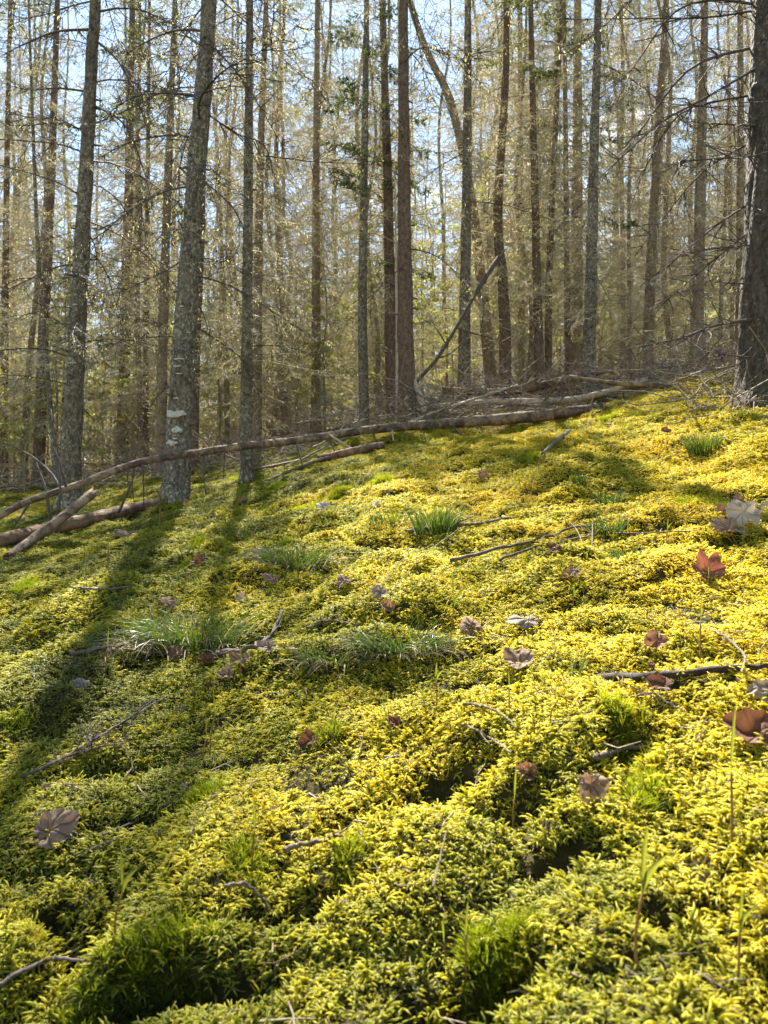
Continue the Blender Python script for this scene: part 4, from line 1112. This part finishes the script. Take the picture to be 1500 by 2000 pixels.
LV = [
 ('flat grey violet leaf with dark veins lying alone in shaded green moss', 110, 1630, 108, 'violet', 'broad', (.12, .08, .1), (.45, .1), -1.2),
 ('small curled brown leaf standing in green moss below a straw grass tuft', 600, 1462, 52, 'brown', 'broad', (.9, .2, .1), (.3, .1), 2.0),
 ('curled violet leaf with orange rim tilted in golden moss', 1155, 1560, 82, 'violet', 'broad', (.5, .25, .1), (.75, .1), 2.9),
 ('orange brown folded leaf at the end of the lower hummock twig', 1027, 1527, 52, 'orange', 'broad', (.9, .2, .3), (.5, .3), 1.2),
 ('wide brown crumpled leaf in golden moss below the pale grey leaf', 1462, 1442, 120, 'brown', 'broad', (.5, .3, .2), (.3, -.1), .7),
 ('pale grey leaf tipped beside the black rotten log', 1495, 1366, 85, 'grey', 'broad', (.25, .2, .1), (.4, .2), 1.6),
 ('grey crinkled leaf on golden moss left of the small green grass sprig', 1010, 1302, 82, 'violet', 'broad', (.5, .3, .1), (.25, 0), .5),
 ('pale domed leaf resting right of the tan boulder-like leaf', 1022, 1234, 80, 'grey', 'oval', (-.35, -.3, .1), (.2, .1), 1.3),
 ('tan domed leaf humped like a stone between moss and sedge', 918, 1238, 66, 'tan', 'broad', (-.7, -.6, 0), (.25, 0), .3),
 ('pinkish orange curled leaf above the black rotten log', 1277, 1268, 60, 'orange', 'broad', (.8, .2, .3), (.4, .2), 2.2),
 ('dark brown leaf tucked under the black rotten log', 1285, 1352, 64, 'brown', 'broad', (.5, .4, .1), (.2, .2), 1.0),
 ('tiny red leaf scrap on top of the black rotten log', 1272, 1314, 20, 'red', 'broad', (.4, .1, 0), (.3, 0), 0),
 ('red maple leaf with pointed lobes standing upright in moss', 1380, 1116, 78, 'red', 'maple', (.6, .35, .2), (.8, .15), .4),
 ('big pale grey leaf propped up on the right slope', 1450, 1020, 92, 'white', 'broad', (.25, .2, .1), (.8, -.2), 2.6),
 ('dark violet folded leaf at the foot of the big pale leaf', 1412, 1040, 66, 'violet', 'broad', (.7, .3, .1), (.3, .1), 1.0),
 ('rusty orange leaf behind the dark violet folded leaf', 1410, 1006, 36, 'orange', 'broad', (.5, .2, 0), (.7, 0), .2),
 ('small glowing orange leaf above the big pale leaf', 1442, 982, 28, 'orange', 'broad', (.4, .2, 0), (.5, 0), 1.1),
 ('tan lobed leaf lying in moss below the long bent stick', 1116, 1131, 48, 'tan', 'broad', (.5, .3, 0), (.2, 0), 1.9),
 ('reddish brown leaf under the long bent forked stick', 1080, 1080, 38, 'brown', 'broad', (.5, .3, 0), (.3, .1), .6),
 ('grey two-humped leaf beside straw blades in mid slope', 670, 1147, 42, 'violet', 'broad', (-.5, .2, 0), (.2, 0), .4),
 ('grey crinkled leaf just above the small orange leaf', 740, 1170, 42, 'grey', 'broad', (.6, .3, .1), (.3, 0), 2.4),
 ('small orange curled leaf above the dark sedge tuft', 758, 1196, 34, 'orange', 'broad', (.8, .3, .2), (.5, .1), .7),
 ('tan ridged leaf below the grey grass tuft', 530, 1144, 48, 'tan', 'oval', (-.5, .2, .1), (.2, .1), 1.2),
 ('grey cupped leaf at the back of the big grass tuft', 472, 1178, 32, 'grey', 'broad', (.6, .3, 0), (.6, 0), .9),
 ('tan humped leaf behind the big grass tuft', 322, 1187, 52, 'tan', 'broad', (-.6, -.5, 0), (.2, 0), .1),
 ('crumpled brown leaf in open moss below the big grass tuft', 442, 1328, 40, 'violet', 'broad', (.8, .4, .2), (.4, .2), 1.7),
 ('orange brown leaf at the straw edge of the big grass tuft', 344, 1286, 42, 'orange', 'broad', (.6, .3, .1), (.5, 0), .3),
 ('dark brown rolled leaf left of the lichen-crusted stick', 402, 1300, 46, 'brown', 'oval', (1.3, .2, 0), (.2, .1), 1.5),
 ('tan oak-like leaf lying along the lichen-crusted stick', 470, 1298, 54, 'tan', 'oval', (.4, .3, .1), (.3, .1), 1.1),
 ('pale tan leaf leaning at the tip of the lichen-crusted stick', 522, 1274, 50, 'grey', 'oval', (.4, .2, .1), (.4, -.1), .9),
 ('grey arched leaf on bright moss, alone left of the big tuft', 155, 1352, 52, 'grey', 'oval', (-.4, -.3, .1), (.2, .1), 1.2),
 ('brown leaf with pale rim below the dark trunk shadow', 392, 1104, 42, 'brown', 'broad', (.6, .3, .1), (.3, 0), 2.0),
 ('pale curled leaf behind the grey grass tuft', 510, 1086, 38, 'grey', 'oval', (.4, .2, 0), (.3, 0), 1.4),
 ('dark curled leaf in moss between two thin sprouts', 770, 1424, 34, 'brown', 'broad', (.7, .3, 0), (.4, 0), .8),
 ('tiny pale pink leaf in a dark moss hollow', 630, 1734, 30, 'grey', 'broad', (.4, .2, 0), (.3, 0), 1.5),
 ('small white bleached leaf on the sunlit bank', 735, 989, 26, 'white', 'oval', (.2, .1, 0), (.2, 0), 1.2),
 ('bleached leaf scrap on the sunlit bank left of the small white leaf', 628, 994, 32, 'white', 'broad', (.4, .2, 0), (.2, 0), .4),
 ('flat tan leaf in the trunk shadow beside the thick brown log', 250, 1044, 60, 'tan', 'oval', (.1, .1, 0), (.1, 0), 1.5),
 ('pinkish leaf on the bright bank with a thin sprout behind', 942, 936, 30, 'orange', 'broad', (.5, .3, 0), (.4, 0), 1.0),
 ('brown leaf low on the bright crest bank', 1140, 909, 26, 'brown', 'oval', (.3, .2, 0), (.2, 0), 1.4),
 ('brown leaf on the crest by the tall dark grass tuft', 1300, 847, 26, 'brown', 'broad', (.5, .3, 0), (.3, 0), .5),
 ('brown leaf on the bank just below the dead tangle', 1185, 837, 26, 'brown', 'broad', (.5, .3, 0), (.3, 0), 2.5),
 ('pale leaf lying near the foot of the slim grey trunk', 474, 982, 24, 'tan', 'broad', (.5, .3, 0), (.3, 0), 1.5),
 ('pinkish curled leaf at the root of the white-patched trunk', 362, 985, 20, 'orange', 'broad', (.6, .3, 0), (.4, 0), .5),
 ('grey leaf on the dim crest below the twig heap', 1440, 795, 40, 'grey', 'broad', (.5, .3, 0), (.3, 0), 1.5),
 ('small tan leaf on dark moss above the flat violet leaf', 92, 1550, 24, 'tan', 'oval', (.3, .2, 0), (.2, 0), 1.5),
]
for k, (lab, px, py, sz, tone, kd, cu, ti, yw) in enumerate(LV):
    leaf(lab, px, py, sz, tone, kd, cu, ti, yw, 500 + k)

# ------------------------------------------------------------------ grass tufts
def blades(rs, n, spread, h, lean, flop, width, bias=(0, 0)):
    Vs, Qs = [], []; o = 0
    for k in range(n):
        a = rs.rand() * 6.28; rr = spread * math.sqrt(rs.rand()); p = np.array((math.cos(a) * rr, math.sin(a) * rr * .6, -.01))
        a2 = a + rs.randn() * .7; out = np.array((math.cos(a2) + bias[0], math.sin(a2) + bias[1], 0)); L = h * (.55 + .6 * rs.rand())
        d = np.array((0, 0, 1.0)) + out * lean * (.3 + rs.rand()); d /= np.linalg.norm(d); side = np.cross(d, (rs.randn(), rs.randn(), .1)); side /= np.linalg.norm(side)
        ns = 7; w0 = width * (.6 + .6 * rs.rand()); fl = flop * (.4 + rs.rand())
        for s in range(ns + 1):
            w = w0 * (1 - (s / ns) ** 1.6) + .0001; Vs += [p - side * w, p + side * w]
            d = d + (out * .16 + np.array((0, 0, -.22))) * fl * (s / ns + .15) + rs.randn(3) * .02; d /= np.linalg.norm(d); p = p + d * L / ns
            if s < ns: Qs.append((o + 2 * s, o + 2 * s + 1, o + 2 * s + 3, o + 2 * s + 2))
        o += 2 * (ns + 1)
    return np.array(Vs), np.array(Qs)
def tuft(label, px, py, w_px, h_px, ng, nd, lean=.5, flop=1.0, seed=0, bias=(0, 0), dh=1.0):
    p = on_ground(px, py); k = p[1] / 1500; rs = np.random.RandomState(seed)
    e = empty('grass_tuft', p); tag(e, label, 'grass')
    if ng:
        V, Q = blades(rs, ng, w_px * k * .30, h_px * k * 1.25, lean, flop, .0011 + .0002 * p[1], bias); obj('green_blades', mk_mesh('green_blades', V, [Q], [M_grass], True), e)
    if nd:
        V, Q = blades(rs, nd, w_px * k * .36, h_px * k * 1.5 * dh, lean * 1.6, flop * 1.9, .0011 + .0002 * p[1], bias); obj('dead_blades', mk_mesh('dead_blades', V, [Q], [M_straw], True), e)
tuft('big dark green grass tuft with drooping straw, largest on the slope', 385, 1268, 280, 95, 700, 170, .75, 1.1, 1)
tuft('pale yellowish grass tuft flopping left beside the big dark one', 262, 1262, 200, 75, 220, 300, .9, 1.4, 2, (-.5, -.1))
tuft('flattened straw bleached grass lying left of the pale tuft', 165, 1288, 170, 50, 20, 220, 1.3, 1.7, 3, (-.9, -.2))
tuft('dark green grass tuft with pale straw above the tan humped leaf stone', 780, 1270, 240, 66, 460, 120, .8, 1.2, 4)
tuft('loose straw grass between the two large sedge tufts', 655, 1285, 190, 50, 110, 80, 1.0, 1.4, 5)
tuft('shaded grey green grass tuft in mid slope with curled straw', 575, 1112, 170, 58, 420, 110, .6, 1.0, 6)
tuft('upright fresh green grass tuft at the end of the dark lichened stick', 850, 1040, 130, 55, 330, 12, .4, .6, 7)
tuft('dark upright grass tuft alone on the dim crest', 1372, 884, 90, 40, 300, 0, .4, .5, 8)
tuft('small bright grass tuft on the slope above the bent stick end', 1190, 990, 70, 38, 130, 4, .4, .5, 9)
tuft('bright green grass patch along the long bent stick', 1190, 1040, 110, 42, 130, 10, .5, .6, 10)
tuft('low bright grass beside the tan lobed leaf', 1225, 1096, 90, 36, 90, 6, .6, .7, 11)
tuft('small green grass sprig beside the grey crinkled leaf', 1118, 1332, 44, 66, 26, 0, .35, .3, 12)
tuft('wispy grass patch left of the pale curled leaf', 470, 1050, 110, 40, 70, 25, .5, .8, 13)
tuft('dim low grass below the small white leaf', 760, 1020, 130, 34, 110, 5, .5, .6, 14)
tuft('thin grass blades standing left of the black rotten log scrap', 590, 1315, 60, 55, 26, 8, .35, .5, 15)
tuft('small grass tuft by the knobby moss on the right slope', 1130, 945, 36, 28, 60, 0, .4, .4, 16)
tuft('thin grass strands on shaded moss below the main trunk shadow', 245, 1195, 60, 50, 18, 4, .3, .4, 17)
# long straw stems
def straw(label, a, b, seed):
    P = [on_ground(*a), None, None]; Y = P[0][1]; k = math.hypot(b[0] - a[0], b[1] - a[1])
    E = at(b[0], b[1], Y + .25); mid = (P[0] + E) / 2 + np.array((0, 0, .02)); S = spline([P[0], mid, E], 12); bb = S[0].copy()
    V, Q, T = tube(S - bb, np.linspace(.0014, .0007, 12), 4)
    o = obj('straw_stem', mk_mesh('straw_stem', V, [Q, T], [M_straw], True), loc=bb); tag(o, label, 'straw')
straw('long straw stem slanting up from the mid slope', (712, 1188), (822, 1066), 1)
straw('second long straw stem slanting right of the first', (735, 1190), (900, 1030), 2)
straw('straight straw stem rising beside the bent forked stick', (1156, 1088), (1158, 1018), 3)
straw('bent straw stem leaning left over the bent forked stick', (1148, 1092), (1112, 1018), 4)
straw('pale straw stem lying level across the right slope', (1200, 1005), (1480, 990), 5)
straw('pale straw stem lying below the dark crest tuft', (1290, 882), (1352, 866), 6)
straw('straw stem lying across the moss above the pinkish orange leaf', (1185, 1150), (1250, 1135), 7)
straw('straw stem standing in front of the long bent stick start', (905, 1128), (925, 1090), 8)

# ------------------------------------------------------------------ sprouts
def sprout(label, px, py0, py1, leafw=1.0, two=False, lean=0.0, seed=0):
    p = on_ground(px, py0); k = p[1] / 1500; h = (py0 - py1) * k * 1.02; rs = np.random.RandomState(seed)
    e = empty('lily_sprout', p); tag(e, label, 'sprout')
    hs = h * rs.uniform(.52, .66)
    S = spline([(0, 0, -.02), (rs.randn() * .02 * h, 0, hs * .5), (lean * h * .3, rs.randn() * .03 * h, hs)], 10)
    V, Q, T = tube(S, np.linspace(.0017, .0013, 10) * (.6 + .4 * min(1, h / .15)) * max(1, p[1] / 1.6), 6)
    obj('stem', mk_mesh('stem', V, [Q, T], [M_sprout_stem], True), e)
    def lf(dirx, L, w, open_):
        V = []; n = 9; m = 5; top = S[-1]
        for a in range(n):
            s = a / (n - 1); ww = w * math.sin(math.pi * min(1, s * .93 + .07)) ** .8; c = top + np.array((dirx * L * (.10 * s + open_ * s * s * .6), -.05 * L * s, L * s * (1 - .25 * open_ * s)))
            for b in range(m):
                u = b / (m - 1) * 2 - 1; wr = 2.3 * (1 - open_ * .7) * (1 - .35 * s); th = u * wr
                rad = ww / max(wr, .35)
                V.append(c + np.array((math.sin(th) * rad, -math.cos(th) * rad + rad * .6, 0)))
        Q = [(a * m + b, a * m + b + 1, (a + 1) * m + b + 1, (a + 1) * m + b) for a in range(n - 1) for b in range(m - 1)]
        obj('leaf', mk_mesh('leaf', np.array(V), [np.array(Q)], [M_sprout], True), e)
    w = .0032 * leafw * (.45 + .55 * min(1, h / .17)) * max(1, p[1] / 2)
    lf(rs.choice([-1, 1]) * .3 + lean, (h - hs), w, .12)
    if two: lf(1.0, (h - hs) * .75, w * 1.2, .75)
SP = [
 ('tallest lily sprout, its two leaves opening, above a dark moss hollow', 1247, 1912, 1618, 1.4, True, .1),
 ('sprout with green leaf bent right, on the bright moss mound', 230, 1850, 1668, 1.2, True, .1),
 ('narrow sprout on reddish stem right of the bright fork moss', 490, 1708, 1556, 1.1, False, .15),
 ('thin sprout standing over the crusty lichened stick', 604, 1685, 1578, .9, False, 0),
 ('short pinkish sprout at the rim of the dark moss hollow', 870, 1892, 1798, 1.0, False, -.1),
 ('green sprout just right of the short pinkish one', 911, 1935, 1766, 1.0, False, 0),
 ('blurred sprout in golden moss right of the tallest lily sprout', 1440, 1935, 1742, 1.2, True, .1),
 ('thin sprout touching the orange brown folded leaf', 1005, 1640, 1500, 1.0, False, 0),
 ('tall sprout before the wide brown crumpled leaf', 1428, 1660, 1384, 1.0, False, .05),
 ('yellow-tipped sprout below the dark sedge tuft', 851, 1400, 1294, 1.2, True, 0),
 ('tiny hooked sprout next to the yellow-tipped one', 830, 1402, 1348, .9, False, -.2),
 ('short red-stemmed sprout under the grey crinkled leaf', 996, 1398, 1312, .8, False, 0),
 ('nodding sprout on the golden hummock top', 1079, 1425, 1338, 1.1, False, .25),
 ('small drooping sprout beside the nodding one', 1106, 1392, 1345, .9, False, -.1),
 ('tall leafy sprout before the tan humped leaf', 884, 1292, 1118, 1.1, True, .05),
 ('thin sprout just right of the tall leafy one', 941, 1258, 1172, .7, False, 0),
 ('sprout with yellow leaf right of the pale domed leaf', 1139, 1250, 1198, 1.0, True, .1),
 ('tall straight sprout above the black rotten log', 1371, 1306, 1160, .9, False, 0),
 ('small leafy sprout below the tan lobed leaf', 1119, 1195, 1140, 1.0, True, .1),
 ('thin sprout in green moss by the small curled brown leaf', 650, 1482, 1382, .8, False, .05),
 ('slim sprout between the dead fir twigs and the crumpled leaf', 414, 1478, 1352, .9, True, .1),
 ('sprout with nodding tip before the flattened straw grass', 206, 1322, 1224, .8, False, .1),
 ('thin sprout beside the dark curled leaf', 758, 1425, 1352, .7, False, 0),
 ('broad bright green sprout by the trunk shadow', 310, 1028, 962, 1.6, True, .1),
 ('dark sprout standing left in the trunk shadow', 164, 1106, 1066, .8, False, 0),
 ('dark sprout standing taller in the trunk shadow', 210, 1112, 1044, .8, False, 0),
 ('bright sprout by the tall dark crest tuft', 1392, 892, 868, 1.2, True, .1),
 ('thin dark sprout by the red upright maple leaf', 1384, 1150, 1105, .8, False, 0),
 ('small sprout left of the red upright maple leaf', 1302, 1066, 1010, .8, True, .1),
 ('slim sprout before the big grass tuft', 258, 1262, 1200, .8, False, .1),
 ('thin sprout rising left of the loose straw grass', 470, 1342, 1258, .7, False, 0),
 ('sprout standing by the lichened twig end on dark moss', 400, 1500, 1405, .7, False, .1),
]
for k, (lab, px, a, b, lw, tw, ln) in enumerate(SP):
    sprout(lab, px, a, b, lw, tw, ln, 700 + k)


# ------------------------------------------------------------------ needle and twig litter on the moss
def litter():
    rs = np.random.RandomState(77); P0, P1, Ra, Rb = [], [], [], []
    n = 5200
    yy = .6 * (9 / .6) ** rs.rand(n); xx = (rs.rand(n) * 2 - 1) * (.7 * yy + .1)
    dens = vn(xx / .3, yy / .3, 61); k = dens > -.25; xx, yy = xx[k], yy[k]
    zz = G(xx, yy)
    for x, y, z in zip(xx, yy, zz):
        p = np.array((x, y, z + .010 * (1 + .085 * max(0, y - 1.2)) + .006 * rs.rand())); a = rs.rand() * 6.28
        d = np.array((math.cos(a), math.sin(a), rs.randn() * .35)); d /= np.linalg.norm(d)
        big = rs.rand() < .10; L = (.02 + .05 * rs.rand()) if big else (.008 + .012 * rs.rand()); r = (.0012 if big else .0007) * (1 + .12 * y)
        m = p + d * L * .5; q = m + (d + rs.randn(3) * .25) * L * .5
        P0 += [p, m]; P1 += [m, q]; Ra += [r, r * .9]; Rb += [r * .9, r * .5]
        if big:
            P0.append(m); P1.append(m + (d + rs.randn(3) * .7) * L * .3); Ra.append(r * .7); Rb.append(r * .4)
    V, Q = prisms(P0, P1, Ra, Rb)
    o = obj('needle_litter', mk_mesh('needle_litter', V, [Q], [M_brush], True))
    tag(o, 'fallen brown needles and twig bits scattered over the moss', 'litter', kind='stuff')
litter()
